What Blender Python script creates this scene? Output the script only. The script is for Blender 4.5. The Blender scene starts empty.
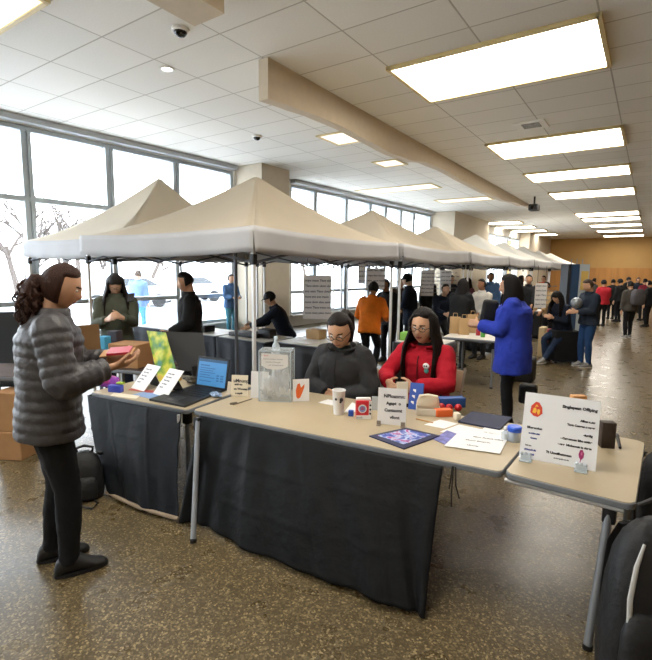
import bpy, bmesh, math, random
from mathutils import Vector, Matrix, noise
R = math.radians
S = bpy.context.scene
COL = S.collection
random.seed(7)
V = Vector

# ------------------------------------------------------------------ materials
def lin(h):
    if isinstance(h, str):
        h = h.lstrip('#'); h = [int(h[i:i + 2], 16) / 255 for i in (0, 2, 4)]
    return tuple((c / 12.92 if c <= .04045 else ((c + .055) / 1.055) ** 2.4) for c in h)

MATS = {}
def mat(name, hexc, rough=.6, metal=0., spec=.5, var=0., vscale=8., bump=0., bscale=40., emit=0., ecol=None, alpha_trans=0., translucent=0., sheen=0., stretch=None):
    if name in MATS: return MATS[name]
    m = bpy.data.materials.new(name); m.use_nodes = True
    nt = m.node_tree; N = nt.nodes; L = nt.links
    b = N['Principled BSDF']; out = N['Material Output']
    c = lin(hexc)
    b.inputs['Base Color'].default_value = (*c, 1)
    b.inputs['Roughness'].default_value = rough
    b.inputs['Metallic'].default_value = metal
    b.inputs['Specular IOR Level'].default_value = spec
    if sheen: b.inputs['Sheen Weight'].default_value = sheen
    tc = N.new('ShaderNodeTexCoord')
    src = tc.outputs['Object']
    if stretch:
        mp = N.new('ShaderNodeMapping'); mp.inputs['Scale'].default_value = stretch
        L.new(src, mp.inputs['Vector']); src = mp.outputs[0]
    if var:
        nz = N.new('ShaderNodeTexNoise'); nz.inputs['Scale'].default_value = vscale; nz.inputs['Detail'].default_value = 4
        L.new(src, nz.inputs['Vector'])
        rp = N.new('ShaderNodeValToRGB')
        rp.color_ramp.elements[0].position = .3; rp.color_ramp.elements[1].position = .7
        rp.color_ramp.elements[0].color = (*[x * (1 - var) for x in c], 1)
        rp.color_ramp.elements[1].color = (*[min(1, x * (1 + var)) for x in c], 1)
        L.new(nz.outputs['Fac'], rp.inputs[0]); L.new(rp.outputs[0], b.inputs['Base Color'])
    if bump:
        nb = N.new('ShaderNodeTexNoise'); nb.inputs['Scale'].default_value = bscale; nb.inputs['Detail'].default_value = 3
        L.new(src, nb.inputs['Vector'])
        bp = N.new('ShaderNodeBump'); bp.inputs['Strength'].default_value = bump; bp.inputs['Distance'].default_value = .02
        L.new(nb.outputs['Fac'], bp.inputs['Height']); L.new(bp.outputs[0], b.inputs['Normal'])
    if emit:
        b.inputs['Emission Color'].default_value = (*(lin(ecol) if ecol else c), 1)
        b.inputs['Emission Strength'].default_value = emit
    if alpha_trans:
        tr = N.new('ShaderNodeBsdfTransparent'); mx = N.new('ShaderNodeMixShader')
        mx.inputs[0].default_value = 1 - alpha_trans
        L.new(tr.outputs[0], mx.inputs[1]); L.new(b.outputs[0], mx.inputs[2]); L.new(mx.outputs[0], out.inputs[0])
    if translucent:
        tl = N.new('ShaderNodeBsdfTranslucent'); tl.inputs[0].default_value = (*c, 1)
        mx = N.new('ShaderNodeMixShader'); mx.inputs[0].default_value = translucent
        L.new(b.outputs[0], mx.inputs[1]); L.new(tl.outputs[0], mx.inputs[2]); L.new(mx.outputs[0], out.inputs[0])
    MATS[name] = m
    return m

# ------------------------------------------------------------------ mesh builder
def frame_from(d, hint=None):
    d = V(d).normalized()
    h = V(hint) if hint is not None else (V((0, 0, 1)) if abs(d.z) < .95 else V((0, 1, 0)))
    u = h.cross(d)
    if u.length < 1e-6: u = V((1, 0, 0)).cross(d)
    u.normalize(); v = d.cross(u).normalized()
    return u, v

class MB:
    def __init__(s): s.v = []; s.f = []; s.m = []; s.cur = 0; s.M = None
    def mi(s, i): s.cur = i; return s
    def add(s, vs, fs):
        o = len(s.v)
        if s.M is not None: vs = [s.M @ V(p) for p in vs]
        s.v += [tuple(p) for p in vs]
        s.f += [tuple(i + o for i in f) for f in fs]
        s.m += [s.cur] * len(fs)
        return s
    def box(s, c, size, rot=None):
        hx, hy, hz = [k / 2 for k in size]
        vs = [V((x, y, z)) for x in (-hx, hx) for y in (-hy, hy) for z in (-hz, hz)]
        if rot is not None: vs = [rot @ p for p in vs]
        vs = [p + V(c) for p in vs]
        return s.add(vs, [(0, 1, 3, 2), (4, 6, 7, 5), (0, 4, 5, 1), (2, 3, 7, 6), (0, 2, 6, 4), (1, 5, 7, 3)])
    def bb(s, x0, x1, y0, y1, z0, z1, rot=None):
        return s.box(((x0 + x1) / 2, (y0 + y1) / 2, (z0 + z1) / 2), (abs(x1 - x0), abs(y1 - y0), abs(z1 - z0)), rot)
    def rbox(s, c, size, r=.01, seg=2, rot=None):
        bm = bmesh.new(); bmesh.ops.create_cube(bm, size=1)
        for q in bm.verts: q.co = V((q.co.x * size[0], q.co.y * size[1], q.co.z * size[2]))
        bmesh.ops.bevel(bm, geom=bm.edges[:], offset=min(r, min(size) * .49), segments=seg, profile=.5, affect='EDGES')
        bm.verts.index_update()
        vs = [(rot @ q.co if rot is not None else q.co) + V(c) for q in bm.verts]
        fs = [[q.index for q in f.verts] for f in bm.faces]
        bm.free(); return s.add(vs, fs)
    def loft(s, rings, cap=True):
        n = len(rings[0]); vs = [p for r in rings for p in r]; fs = []
        for k in range(len(rings) - 1):
            for i in range(n):
                j = (i + 1) % n
                fs.append((k * n + i, k * n + j, (k + 1) * n + j, (k + 1) * n + i))
        if cap:
            fs.append(tuple(range(n))[::-1]); fs.append(tuple((len(rings) - 1) * n + i for i in range(n)))
        return s.add(vs, fs)
    def ring(s, c, u, v, ru, rv, n=16, p=2.0):
        out = []
        for i in range(n):
            a = 2 * math.pi * i / n; ca, sa = math.cos(a), math.sin(a)
            x = math.copysign(abs(ca) ** (2 / p), ca) * ru; y = math.copysign(abs(sa) ** (2 / p), sa) * rv
            out.append(V(c) + V(u) * x + V(v) * y)
        return out
    def tube(s, pts, rad, n=8, cap=True, hint=None):
        pts = [V(p) for p in pts]
        if not isinstance(rad, (list, tuple)): rad = [rad] * len(pts)
        rings = []; u = None
        for i, p in enumerate(pts):
            d = (pts[min(i + 1, len(pts) - 1)] - pts[max(i - 1, 0)])
            if d.length < 1e-9: d = V((0, 0, 1))
            d.normalize()
            if u is None: u, w = frame_from(d, hint)
            else:
                u = (u - d * u.dot(d))
                if u.length < 1e-6: u, w = frame_from(d, hint)
                u.normalize(); w = d.cross(u)
            r = rad[i]
            rings.append(s.ring(p, u, w, *(r if isinstance(r, tuple) else (r, r)), n=n))
        return s.loft(rings, cap)
    def cyl(s, a, b, r, n=16, r2=None): return s.tube([a, b], [r, r if r2 is None else r2], n)
    def ell(s, c, r, rot=None, n=14, m=10, fn=None):
        if not isinstance(r, (tuple, list)): r = (r, r, r)
        vs = []; fs = []
        def P(d):
            q = fn(d) if fn else V((d.x * r[0], d.y * r[1], d.z * r[2]))
            return (rot @ q if rot is not None else q) + V(c)
        vs.append(P(V((0, 0, 1))))
        for k in range(1, m):
            t = math.pi * k / m
            for i in range(n):
                a = 2 * math.pi * i / n
                vs.append(P(V((math.sin(t) * math.cos(a), math.sin(t) * math.sin(a), math.cos(t)))))
        vs.append(P(V((0, 0, -1))))
        for i in range(n): fs.append((0, 1 + i, 1 + (i + 1) % n))
        for k in range(m - 2):
            for i in range(n):
                a = 1 + k * n + i; b = 1 + k * n + (i + 1) % n
                fs.append((a, a + n, b + n, b))
        l = len(vs) - 1
        for i in range(n): fs.append((l, 1 + (m - 2) * n + (i + 1) % n, 1 + (m - 2) * n + i))
        return s.add(vs, fs)
    def lathe(s, c, prof, n=24):
        rings = [[V(c) + V((r * math.cos(2 * math.pi * i / n), r * math.sin(2 * math.pi * i / n), z)) for i in range(n)] for r, z in prof]
        return s.loft(rings, True)
    def prism(s, poly, z0, z1):
        n = len(poly)
        vs = [V((x, y, z0)) for x, y in poly] + [V((x, y, z1)) for x, y in poly]
        fs = [tuple(range(n))[::-1], tuple(range(n, 2 * n))] + [(i, (i + 1) % n, n + (i + 1) % n, n + i) for i in range(n)]
        return s.add(vs, fs)
    def grid(s, fn, nu, nv, thick=None):
        vs = [fn(i / nu, j / nv) for j in range(nv + 1) for i in range(nu + 1)]
        q = lambda i, j: j * (nu + 1) + i
        fs = [(q(i, j), q(i + 1, j), q(i + 1, j + 1), q(i, j + 1)) for j in range(nv) for i in range(nu)]
        return s.add(vs, fs)
    def text(s, body, o, right, up, size, align='LEFT', depth=.0006, bold=0.):
        cu = bpy.data.curves.new('lettering', 'FONT'); cu.body = body; cu.size = size; cu.align_x = align; cu.offset = bold
        cu.resolution_u = 2; cu.fill_mode = 'FRONT'
        ob = bpy.data.objects.new('lettering', cu); COL.objects.link(ob)
        dg = bpy.context.evaluated_depsgraph_get()
        me = bpy.data.meshes.new_from_object(ob.evaluated_get(dg))
        r = V(right).normalized(); u = V(up).normalized(); nrm = r.cross(u)
        vs = [V(o) + r * q.co.x + u * q.co.y + nrm * depth for q in me.vertices]
        fs = [tuple(p.vertices) for p in me.polygons]
        bpy.data.objects.remove(ob); bpy.data.curves.remove(cu); bpy.data.meshes.remove(me)
        if fs: s.add(vs, fs)
        return s
    def build(s, name, mats, parent=None, smooth=35, solid=0., bevel=0., subsurf=0, loc=None, rotz=0.):
        me = bpy.data.meshes.new(name); me.from_pydata(s.v, [], s.f)
        if not isinstance(mats, (list, tuple)): mats = [mats]
        for m in mats: me.materials.append(m)
        me.polygons.foreach_set('material_index', s.m)
        bm = bmesh.new(); bm.from_mesh(me); bmesh.ops.recalc_face_normals(bm, faces=bm.faces[:]) if not solid else None
        bm.to_mesh(me); bm.free()
        if smooth:
            me.polygons.foreach_set('use_smooth', [True] * len(me.polygons)); me.set_sharp_from_angle(angle=R(smooth))
        o = bpy.data.objects.new(name, me); COL.objects.link(o)
        if parent: o.parent = parent
        if loc is not None: o.location = loc
        if rotz: o.rotation_euler = (0, 0, rotz)
        if solid:
            md = o.modifiers.new('thickness', 'SOLIDIFY'); md.thickness = solid; md.offset = 0
        if bevel:
            md = o.modifiers.new('soft_edge', 'BEVEL'); md.width = bevel; md.segments = 2; md.limit_method = 'ANGLE'
        if subsurf:
            md = o.modifiers.new('smooth', 'SUBSURF'); md.levels = subsurf; md.render_levels = subsurf
        return o
    def remesh(s, voxel, smooth_it=2, fac=.5):
        """fuse everything collected so far into one continuous skin"""
        me = bpy.data.meshes.new('tmp'); me.from_pydata(s.v, [], s.f)
        bm = bmesh.new(); bm.from_mesh(me); bmesh.ops.recalc_face_normals(bm, faces=bm.faces[:]); bm.to_mesh(me); bm.free()
        ob = bpy.data.objects.new('tmp', me); COL.objects.link(ob)
        md = ob.modifiers.new('r', 'REMESH'); md.mode = 'VOXEL'; md.voxel_size = voxel
        if smooth_it:
            sm = ob.modifiers.new('s', 'SMOOTH'); sm.iterations = smooth_it; sm.factor = fac
        dg = bpy.context.evaluated_depsgraph_get()
        m2 = bpy.data.meshes.new_from_object(ob.evaluated_get(dg))
        s.v = [tuple(q.co) for q in m2.vertices]; s.f = [tuple(p.vertices) for p in m2.polygons]; s.m = [0] * len(s.f)
        s.nrm = [tuple(q.normal) for q in m2.vertices]
        bpy.data.objects.remove(ob); bpy.data.meshes.remove(me); bpy.data.meshes.remove(m2)
        return s
    def wrinkle(s, amp, scale, seed=0, zs=1.):
        s.v = [tuple(V(p) + V(n) * amp * (noise.noise(V((p[0] * scale + seed, p[1] * scale, p[2] * scale * zs))) + .5 * noise.noise(V((p[0] * scale * 2.3, p[1] * scale * 2.3 + seed, p[2] * scale * 2.3 * zs))))) for p, n in zip(s.v, s.nrm)]
        return s

def tag(o, label, cat, group=None, kind=None):
    o['label'] = label; o['category'] = cat
    if group: o['group'] = group
    if kind: o['kind'] = kind
    return o
def struct(o, label=None, cat=None):
    o['kind'] = 'structure'
    if label: o['label'] = label
    if cat: o['category'] = cat
    return o
def empty(name, loc=(0, 0, 0), rotz=0.):
    o = bpy.data.objects.new(name, None); COL.objects.link(o)
    o.location = loc; o.rotation_euler = (0, 0, rotz); o.empty_display_size = .1
    return o
def copy_tree(o, parent=None):
    c = o.copy(); COL.objects.link(c)
    if parent: c.parent = parent
    for ch in [k for k in COL.objects if k.parent == o]: copy_tree(ch, c)
    return c
def rz(a): return Matrix.Rotation(a, 3, 'Z')
# ------------------------------------------------------------------ people
SKIN = {'tan': mat('skin_tan', '#c89c7e', .5, spec=.35, var=.06, vscale=20), 'brown': mat('skin_brown', '#9c6e52', .5, spec=.35, var=.06, vscale=20),
        'light': mat('skin_light', '#d6ae94', .5, spec=.35, var=.06, vscale=20)}
LIP = mat('lip', '#9a5a50', .45); BROW = mat('brow_hair', '#231812', .8)
EYEW = mat('eye_white', '#e6e0da', .25); IRIS = mat('iris', '#2a1a12', .2)

def smooth01(x): x = max(0., min(1., x)); return x * x * (3 - 2 * x)
G = lambda x, w: math.exp(-(x / w) ** 2)

def head_shape(d):
    x, y, z = d
    px, py, pz = x * .077, y * .098, z * .118
    if z < 0:
        t = -z
        px *= 1 - .26 * t * t
        if y < 0: py *= 1 - .45 * t
        else: py *= 1 + .06 * t
    if y > 0:
        py *= 1 - .05 * G(z, .5)
        py += .024 * G(x, .17) * G(z + .2, .15) + .011 * G(x, .14) * G(z - .04, .2)
        py -= .011 * G(abs(x) - .36, .17) * G(z - .08, .12)
        py += .005 * G(z - .24, .08) * G(x, .6)
        py += .008 * G(x, .24) * G(z + .5, .07)
        py += .010 * G(x, .28) * G(z + .82, .16)
        px += math.copysign(.004, x) * G(abs(x) - .6, .2) * G(z + .12, .2)
    return V((px, py, pz))

def hair_shape(style):
    def fn(d):
        x, y, z = d
        p = head_shape(V((x, y * .96, z)))
        line = .70 if style != 'fringe' else .44
        h = max((z - line + .22 * abs(x)) / .10, (-y + .16 - .10 * z) / .14)
        if style in ('short',): h = min(h, (z + .42 + .2 * y) / .15)
        else: h = min(h, (z + .80) / .2)
        h = max(-1., min(1., h)); w = smooth01((h + 1) / 2)
        th = -.022 + w * (.022 + {'short': .014, 'fringe': .020, 'back': .013, 'long': .017}[style])
        n = V((x, y, z)).normalized()
        bumpy = .0025 * noise.noise(V((x * 7, y * 7, z * 2.5)))
        return p + n * (th + bumpy * w)
    return fn

def ik(a, b, l1, l2, pole):
    a = V(a); b = V(b); d = b - a; L = d.length
    if L > (l1 + l2) * .995: b = a + d * ((l1 + l2) * .995 / L); d = b - a; L = d.length
    k = (l1 * l1 - l2 * l2 + L * L) / (2 * L); h = math.sqrt(max(0, l1 * l1 - k * k))
    n = d.normalized(); p = V(pole); p = p - n * p.dot(n)
    if p.length < 1e-5: p = frame_from(n)[0]
    return a + n * k + p.normalized() * h, b

def lerp_path(a, b, n): return [V(a).lerp(V(b), i / n) for i in range(n + 1)]

def add_hand(mb, wrist, d, palm, side, s=1., curl=.6):
    """palm + four unequal bent fingers + a thumb from the palm's side. d = pointing direction, palm = direction the palm faces"""
    d = V(d).normalized(); pn = V(palm); pn = (pn - d * pn.dot(d)).normalized(); w = pn.cross(d).normalized() * side
    c0 = V(wrist)
    rings = []
    for t, rw, rt in ((-.02, .026, .020), (.01, .030, .018), (.05, .041, .016), (.085, .043, .014), (.098, .036, .011)):
        rings.append(mb.ring(c0 + d * t * s, w, pn, rw * s, rt * s, 12, 2.6))
    mb.loft(rings)
    for i, (off, ln) in enumerate(((-.031, .068), (-.011, .078), (.010, .074), (.030, .058))):
        p = c0 + d * .082 * s + w * off * s; pts = [p.copy()]; a = curl * .35
        for k, seg in enumerate((.42, .32, .26)):
            dirn = d * math.cos(a) + pn * math.sin(a) + w * off * .8
            p = p + dirn.normalized() * ln * seg * s; pts.append(p.copy()); a += curl * .75
        mb.tube(pts, [.0098 * s, .0094 * s, .0085 * s, .007 * s], 8)
    p = c0 + d * .028 * s - w * .028 * s; pts = [p.copy()]
    for k, seg in enumerate((.032, .030, .024)):
        dirn = d * (.55 + .2 * k) - w * (.75 - .35 * k * curl) + pn * (.25 + .25 * k * curl)
        p = p + dirn.normalized() * seg * s; pts.append(p.copy())
    mb.tube(pts, [.0135 * s, .0115 * s, .010 * s, .008 * s], 8)

def person(label, loc, face, h=1.68, lean=0., turn=0., pelvis=(0, 0, .92), hands=None, hand_dir=None, palm=None, curl=.6, feet=None, elbow=None,
           head=(0., 0.), hs=1., skin='tan', hair='short', hair_col='#1c1512', top=None, top_col=None, hem=-.12, puff=0., fit=1., trousers=None, tfit=1.,
           shoes=None, voxel=.012, detail=1, group=None, glasses=False, extra=None, z0=0., knee=None, arms=1., head_off=(0, 0, 0), quilt=None):
    s = h / 1.70
    root = empty('person', (loc[0], loc[1], z0), face)
    tag(root, label, 'person', group)
    K = lambda p: V(p) * s
    P = K(pelvis); sp = V((0, math.sin(R(lean)), math.cos(R(lean)))); RL = Matrix.Rotation(-R(lean), 3, 'X') @ rz(R(turn))
    ax = RL @ V((1, 0, 0)); ay = RL @ V((0, 1, 0))
    Nb = P + sp * .52 * s
    nd = (sp * .5 + V((0, 0, .5))).normalized()
    HR = rz(R(turn + head[1])) @ Matrix.Rotation(-R(head[0]), 3, 'X')
    HC = Nb + nd * .145 * s + RL @ V((0, .025, 0)) * s + V(head_off) * s + (HR @ V((0, .02, .02))) * (s * hs)
    sh = {k: Nb + (ax * .172 * k - sp * .055) * s for k in (-1, 1)}
    hands = hands or {}
    wr = {}; el = {}
    for k in (-1, 1):
        t = hands.get(k, (.23 * k, .06, .80) if pelvis[2] > .8 else (.2 * k, .35, pelvis[2] + .15))
        pole = (elbow or {}).get(k, (k * .5, -.6, -.8))
        el[k], wr[k] = ik(sh[k], K(t), .285 * s * arms, .25 * s * arms, pole)
    feet = feet or {-1: (-.095, 0, 0), 1: (.095, .03, 0)}
    hip = {k: P + V((.088 * k, 0, -.03)) * s for k in (-1, 1)}
    kn = {}; an = {}
    for k in (-1, 1):
        f = K(feet[k]); kn[k], an[k] = ik(hip[k], f + V((0, 0, .085 * s)), .408 * s, .400 * s, (knee or {}).get(k, (k * .1, 1, 0)))
    # ---- body: one continuous skin
    b = MB()
    b.loft([b.ring(P + sp * t * s, ax, ay, rx * s, ry * s, 18) for t, rx, ry in
            ((-.10, .10, .08), (-.04, .145, .105), (.05, .145, .10), (.18, .12, .09), (.30, .14, .105), (.40, .155, .105), (.47, .14, .085), (.505, .08, .065), (.53, .055, .055))])
    b.tube([Nb - sp * .02 * s, Nb + nd * .05 * s, HC + (HR @ V((0, -.025, -.05))) * s * hs], [.06 * s, .054 * s, .05 * s], 14)
    b.ell(HC, 1, HR, 56 if detail > 1 else 36, 40 if detail > 1 else 24, fn=lambda d: head_shape(d) * s * hs)
    for k in (-1, 1):
        b.ell(HC + (HR @ V((.078 * k, -.012, -.005))) * s * hs, [q * s * hs for q in (.010, .020, .032)], HR, 10, 8)
        b.tube([sh[k] - ax * .03 * k * s, sh[k], *lerp_path(sh[k], el[k], 3)[1:], *lerp_path(el[k], wr[k], 3)[1:]],
               [q * s for q in (.05, .052, .045, .042, .038, .038, .033, .026)], 10)
        hd = (hand_dir or {}).get(k, (wr[k] - el[k]).normalized())
        pd = (palm or {}).get(k, (-k, 0, -.3))
        add_hand(b, wr[k] + V(hd).normalized() * .01 * s, hd, pd, k, s * (1.05 if detail > 1 else 1.12), curl if not isinstance(curl, dict) else curl[k])
        b.tube([hip[k], *lerp_path(hip[k], kn[k], 2)[1:], *lerp_path(kn[k], an[k], 3)[1:]], [q * s for q in (.075, .068, .05, .048, .040, .034)], 10)
        b.ell(an[k] + V((0, .045, -.055)) * s, [q * s for q in (.032, .088, .020)])
    b.remesh(voxel * (.62 if detail > 1 else 1), 2 if detail > 1 else 1, .4)
    HI = HR.inverted()
    if detail > 1:
        cs = []
        for f in b.f:
            c = V((0, 0, 0))
            for i in f: c += V(b.v[i])
            q = (HI @ (c / len(f) - HC)) / (s * hs)
            if q.y > .05 and ((q.x / .024) ** 2 + ((q.z + .058) / .0085) ** 2) < 1: cs.append(1)
            elif q.y > .05 and abs(abs(q.x) - .030) < .017 and abs(q.z - .027 ) < .0045: cs.append(2)
            else: cs.append(0)
        b.m = cs
    b.build('body', [SKIN[skin], LIP, BROW], root, 80)
    if detail > 1:
        for k in (-1, 1):
            e = MB(); ec = HC + (HR @ V((.029 * k, .0765, .009))) * s * hs
            e.ell(ec, [q * s * hs for q in (.013, .010, .0075)], HR, 14, 10)
            e.mi(1).ell(ec + (HR @ V((0, .0062, -.001))) * s * hs, [q * s * hs for q in (.0058, .0045, .0060)], HR, 10, 8)
            e.build('eye', [EYEW, IRIS], root)
    # ---- hair
    HM = mat('hair_' + hair_col, hair_col, .55, spec=.22, var=.25, vscale=30, bump=.5, bscale=60, stretch=(4, 4, .7))
    hm = MB()
    q = s * hs
    st = {'short': 'short', 'pony': 'back', 'curlypony': 'back', 'bun': 'back', 'long': 'long', 'longback': 'long', 'cap': 'short', 'hood': 'short', 'beanie': 'short', 'fringe': 'fringe', 'longfringe': 'fringe'}[hair]
    hm.ell(HC, 1, HR, 48, 32, fn=lambda d: hair_shape(st)(d) * q)
    HY = rz(R(turn + head[1]))
    def HP(x, y, z): return HC + (HR @ V((x, y, z))) * q
    rnd = random.Random(int(loc[0] * 1000) + 5)
    if hair in ('long', 'longback', 'longfringe'):
        n = 34
        for i in range(n):
            ph = R(-114 + 228 * i / (n - 1)); sx, cy = math.sin(ph), -math.cos(ph)
            L = (.40 + rnd.uniform(-.04, .05)) * (1.0 if hair != 'longback' else 1.12)
            p0 = HP(sx * .045, cy * .06 - .005, .112); p1 = HP(sx * .085, cy * .105, .05); p2 = HP(sx * .092, cy * .115, -.04)
            front = max(0, cy)
            base = HC + (HY @ V((sx * (.10 + .03 * abs(sx)), cy * .13 - .005 + .05 * front, 0))) * q
            p3 = base + V((0, 0, -.15)) * q - HY @ V((0, .015, 0)) * q
            p4 = base + V((rnd.uniform(-.015, .015), 0, -.27)) * q - HY @ V((0, .03 - .05 * front, 0)) * q
            p5 = p4 + V((rnd.uniform(-.02, .02), rnd.uniform(-.01, .01), -(L - .27))) * q
            hm.tube([p0, p1, p2, p3, p4, p5], [(r1 * q, r2 * q) for r1, r2 in ((.008, .006), (.020, .012), (.024, .014), (.024, .014), (.021, .012), (.006, .005))], 7)
    if hair == 'pony':
        hm.tube([HP(0, -.085, .045), HP(0, -.13, .05), HP(0, -.165, 0), HP(0, -.16, -.1), HP(0, -.145, -.2)], [.028 * q, .034 * q, .045 * q, .04 * q, .012 * q], 12)
    if hair == 'bun':
        hm.ell(HP(0, -.115, .04), .045 * q, None, 14, 10); hm.tube([HP(0.06, -.07, -.03), HP(.05, -.10, -.12), HP(.06, -.10, -.2)], [.03 * q, .03 * q, .01 * q], 8)
    if hair == 'curlypony':
        for i in range(110):
            cx, cy, cz = max(-.06, min(.06, rnd.gauss(0, .032))), max(-.05, min(.05, rnd.gauss(0, .026))), rnd.uniform(0, 1)
            pts = []; rr = []
            L = .10 + .13 * rnd.random(); ph0 = rnd.uniform(0, 6.28)
            for k in range(22):
                t = k / 21; dz = -.025 - cz * .11 - L * t
                a = ph0 + t * L * 95
                w = .55 + .45 * math.sin(min(1, (cz * .10 + L * t) / .28) * math.pi)
                pts.append(HP(0, -.118, .0) + (HY @ V((cx * (1.2 * w) + .011 * math.cos(a), -.022 + cy * w * 1.1 - .03 * math.sin(t * 2.2) + .011 * math.sin(a), .02 + dz))) * q); rr.append(.0085 * q * (1 - .5 * t))
            hm.tube(pts, rr, 5)
        b0 = HP(0, -.118, .0); hm.tube([HP(0, -.085, .01), b0, *[b0 + (HY @ V(p)) * q for p in ((0, -.022, -.06), (0, -.025, -.16), (0, -.02, -.23))]], [.024 * q, .034 * q, .058 * q, .062 * q, .02 * q], 12)
    hm.build('hair', HM, root, 70)
    if hair == 'cap':
        c = MB(); c.ell(HP(0, -.004, .02), 1, HR, 28, 18, fn=lambda d: V((d.x * .094, d.y * .112, max(d.z, -.05) * .118)) * q)
        c.loft([c.ring(HP(0, .085, .035), HR @ V((1, 0, 0)), HR @ V((0, 0, 1)), .075 * q, .008 * q, 14), c.ring(HP(0, .13, .025), HR @ V((1, 0, 0)), HR @ V((0, 0, 1)), .068 * q, .006 * q, 14), c.ring(HP(0, .165, .012), HR @ V((1, 0, 0)), HR @ V((0, 0, 1)), .035 * q, .004 * q, 14)])
        c.build('cap', mat('cap_cloth', '#15171c', .8, bump=.2), root)
    if hair in ('beanie',):
        c = MB(); c.ell(HP(0, -.004, .02), 1, HR, 28, 18, fn=lambda d: V((d.x * .096, d.y * .116, max(d.z, -.1) * .125)) * q)
        c.build('beanie', mat('beanie_' + (extra or '#14171d'), extra or '#14171d', .9, bump=.4, bscale=80), root)
    if glasses:
        g = MB(); GMt = mat('glasses_frame', '#15100e', .3)
        for k in (-1, 1):
            pts = [HP(.033 * k + .026 * math.cos(a), .108 - .010 * abs(math.cos(a) * k + k) * .5, .005 + .0145 * math.sin(a)) for a in [2 * math.pi * i / 16 for i in range(17)]]
            g.tube(pts, .0026 * q, 6)
            g.tube([HP(.059 * k, .098, .008), HP(.080 * k, .04, .01), HP(.084 * k, -.015, .012)], .0024 * q, 6)
        g.tube([HP(-.009, .112, .008), HP(.009, .112, .008)], .0024 * q, 6)
        g.build('glasses', GMt, root)
    # ---- clothes
    if top:
        f = fit; j = MB()
        bot = hem
        prof = [(bot, .178, .135), (bot + .05, .176, .135), (.0, .172, .13), (.10, .160, .125), (.20, .158, .125), (.30, .170, .130), (.40, .185, .128), (.45, .178, .112), (.49, .125, .09), (.525, .080, .075)]
        prof = [p for i, p in enumerate(prof) if i < 2 or p[0] > bot + .06]
        fine = []
        nst = 96 if (puff or quilt) else 18
        for i in range(nst + 1):
            t = prof[0][0] + (prof[-1][0] - prof[0][0]) * i / nst
            for a, c in zip(prof, prof[1:]):
                if a[0] <= t <= c[0] + 1e-9:
                    w = (t - a[0]) / max(1e-6, c[0] - a[0]); rx = a[1] + (c[1] - a[1]) * w; ry = a[2] + (c[2] - a[2]) * w; break
            g = (f if t < .47 else 1 + (f - 1) * .6)
            pf = puff * abs(math.sin(math.pi * (t + .3) / .056)) ** .42 if puff else 0
            off = V((0, 0, 0))
            if t < 0 and pelvis[2] > .7: c0 = P + V((0, 0, t)) * s
            else: c0 = P + sp * t * s
            fine.append(j.ring(c0, ax, ay, (rx * g + pf) * s, (ry * g + pf) * s, 26, 2.2))
        j.loft(fine)
        for k in (-1, 1):
            path = lerp_path(sh[k] - ax * .05 * k * s + sp * .005 * s, sh[k], 2) + lerp_path(sh[k], el[k], 8)[1:] + lerp_path(el[k], wr[k] - (wr[k] - el[k]).normalized() * .012 * s, 8)[1:]
            n = len(path) - 1; rr = []
            fine_p = []
            m = 84 if puff else n
            for i in range(m + 1):
                x = i / m * n; a = min(int(x), n - 1); p = path[a].lerp(path[a + 1], x - a); t = i / m
                r = (.066 if t < .12 else .072 - .022 * t) * (1 + (f - 1) * .9)
                if t > .96 and not puff: r *= .92
                if puff: r += .8 * puff * abs(math.sin(math.pi * t * 12)) ** .42 + (.004 if t < .9 else -.006)
                fine_p.append(p); rr.append(r * s)
            j.tube(fine_p, rr, 16)
        j.remesh(voxel * (.8 if detail > 1 else 1.), 1 if puff else 2, .5)
        j.wrinkle(.006 * s if puff else .010 * s, 9 / s, int(abs(loc[0]) * 37))
        j.build(top, top_col, root, 80)
        # collar
        c = MB(); cr = []
        for t, rx, ry, dz in ((.485, .088, .082, 0), (.515, .083, .078, .004), (.55, .079, .076, .010), (.555, .071, .068, .010), (.52, .066, .062, .004)):
            cr.append(c.ring(Nb + (sp * (t - .52) + nd * dz + ay * (.012 if t > .5 else .004)) * s, ax, ay, rx * s * (1 + (f - 1) * .5), ry * s * (1 + (f - 1) * .5), 24))
        if detail > 1 and not puff:
            def cf(u, t):
                a = R(118 + 304 * u); fl = math.sin(math.pi * min(1, t * 1.0))
                rr_ = .078 + .030 * smooth01(t) + .012 * fl; z_ = .006 + .055 * math.sin(math.pi * .62 * t) - .030 * t * t
                return Nb + (ax * math.cos(a) * rr_ * 1.08 + ay * (math.sin(a) * rr_ + .012) + sp * (z_ - .025)) * s
            c.grid(cf, 40, 8); c.build('collar', top_col, root, 80, solid=.008)
            zp = MB(); zp.tube([P + (sp * t + ay * d) * s for t, d in ((hem + .02, .138 * fit + .008), (.1, .130 * fit + .006), (.2, .130 * fit + .006), (.3, .133 * fit + .006), (.40, .128 * fit + .006), (.46, .112 * fit))], .004 * s, 6)
            zp.build('zip', mat('zip_dark', '#101012', .5), root)
        else:
            c.loft(cr, False); c.build('collar', top_col, root, 80)
        if detail > 1 and not puff:
            us = MB(); us.tube([Nb - sp * .06 * s, Nb + nd * .012 * s, Nb + nd * .03 * s], [(.075 * s, .074 * s), (.066 * s, .064 * s), (.062 * s, .060 * s)], 18, hint=ay); us.build('undershirt', mat('undershirt_green', '#28352f', .8), root)
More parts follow.
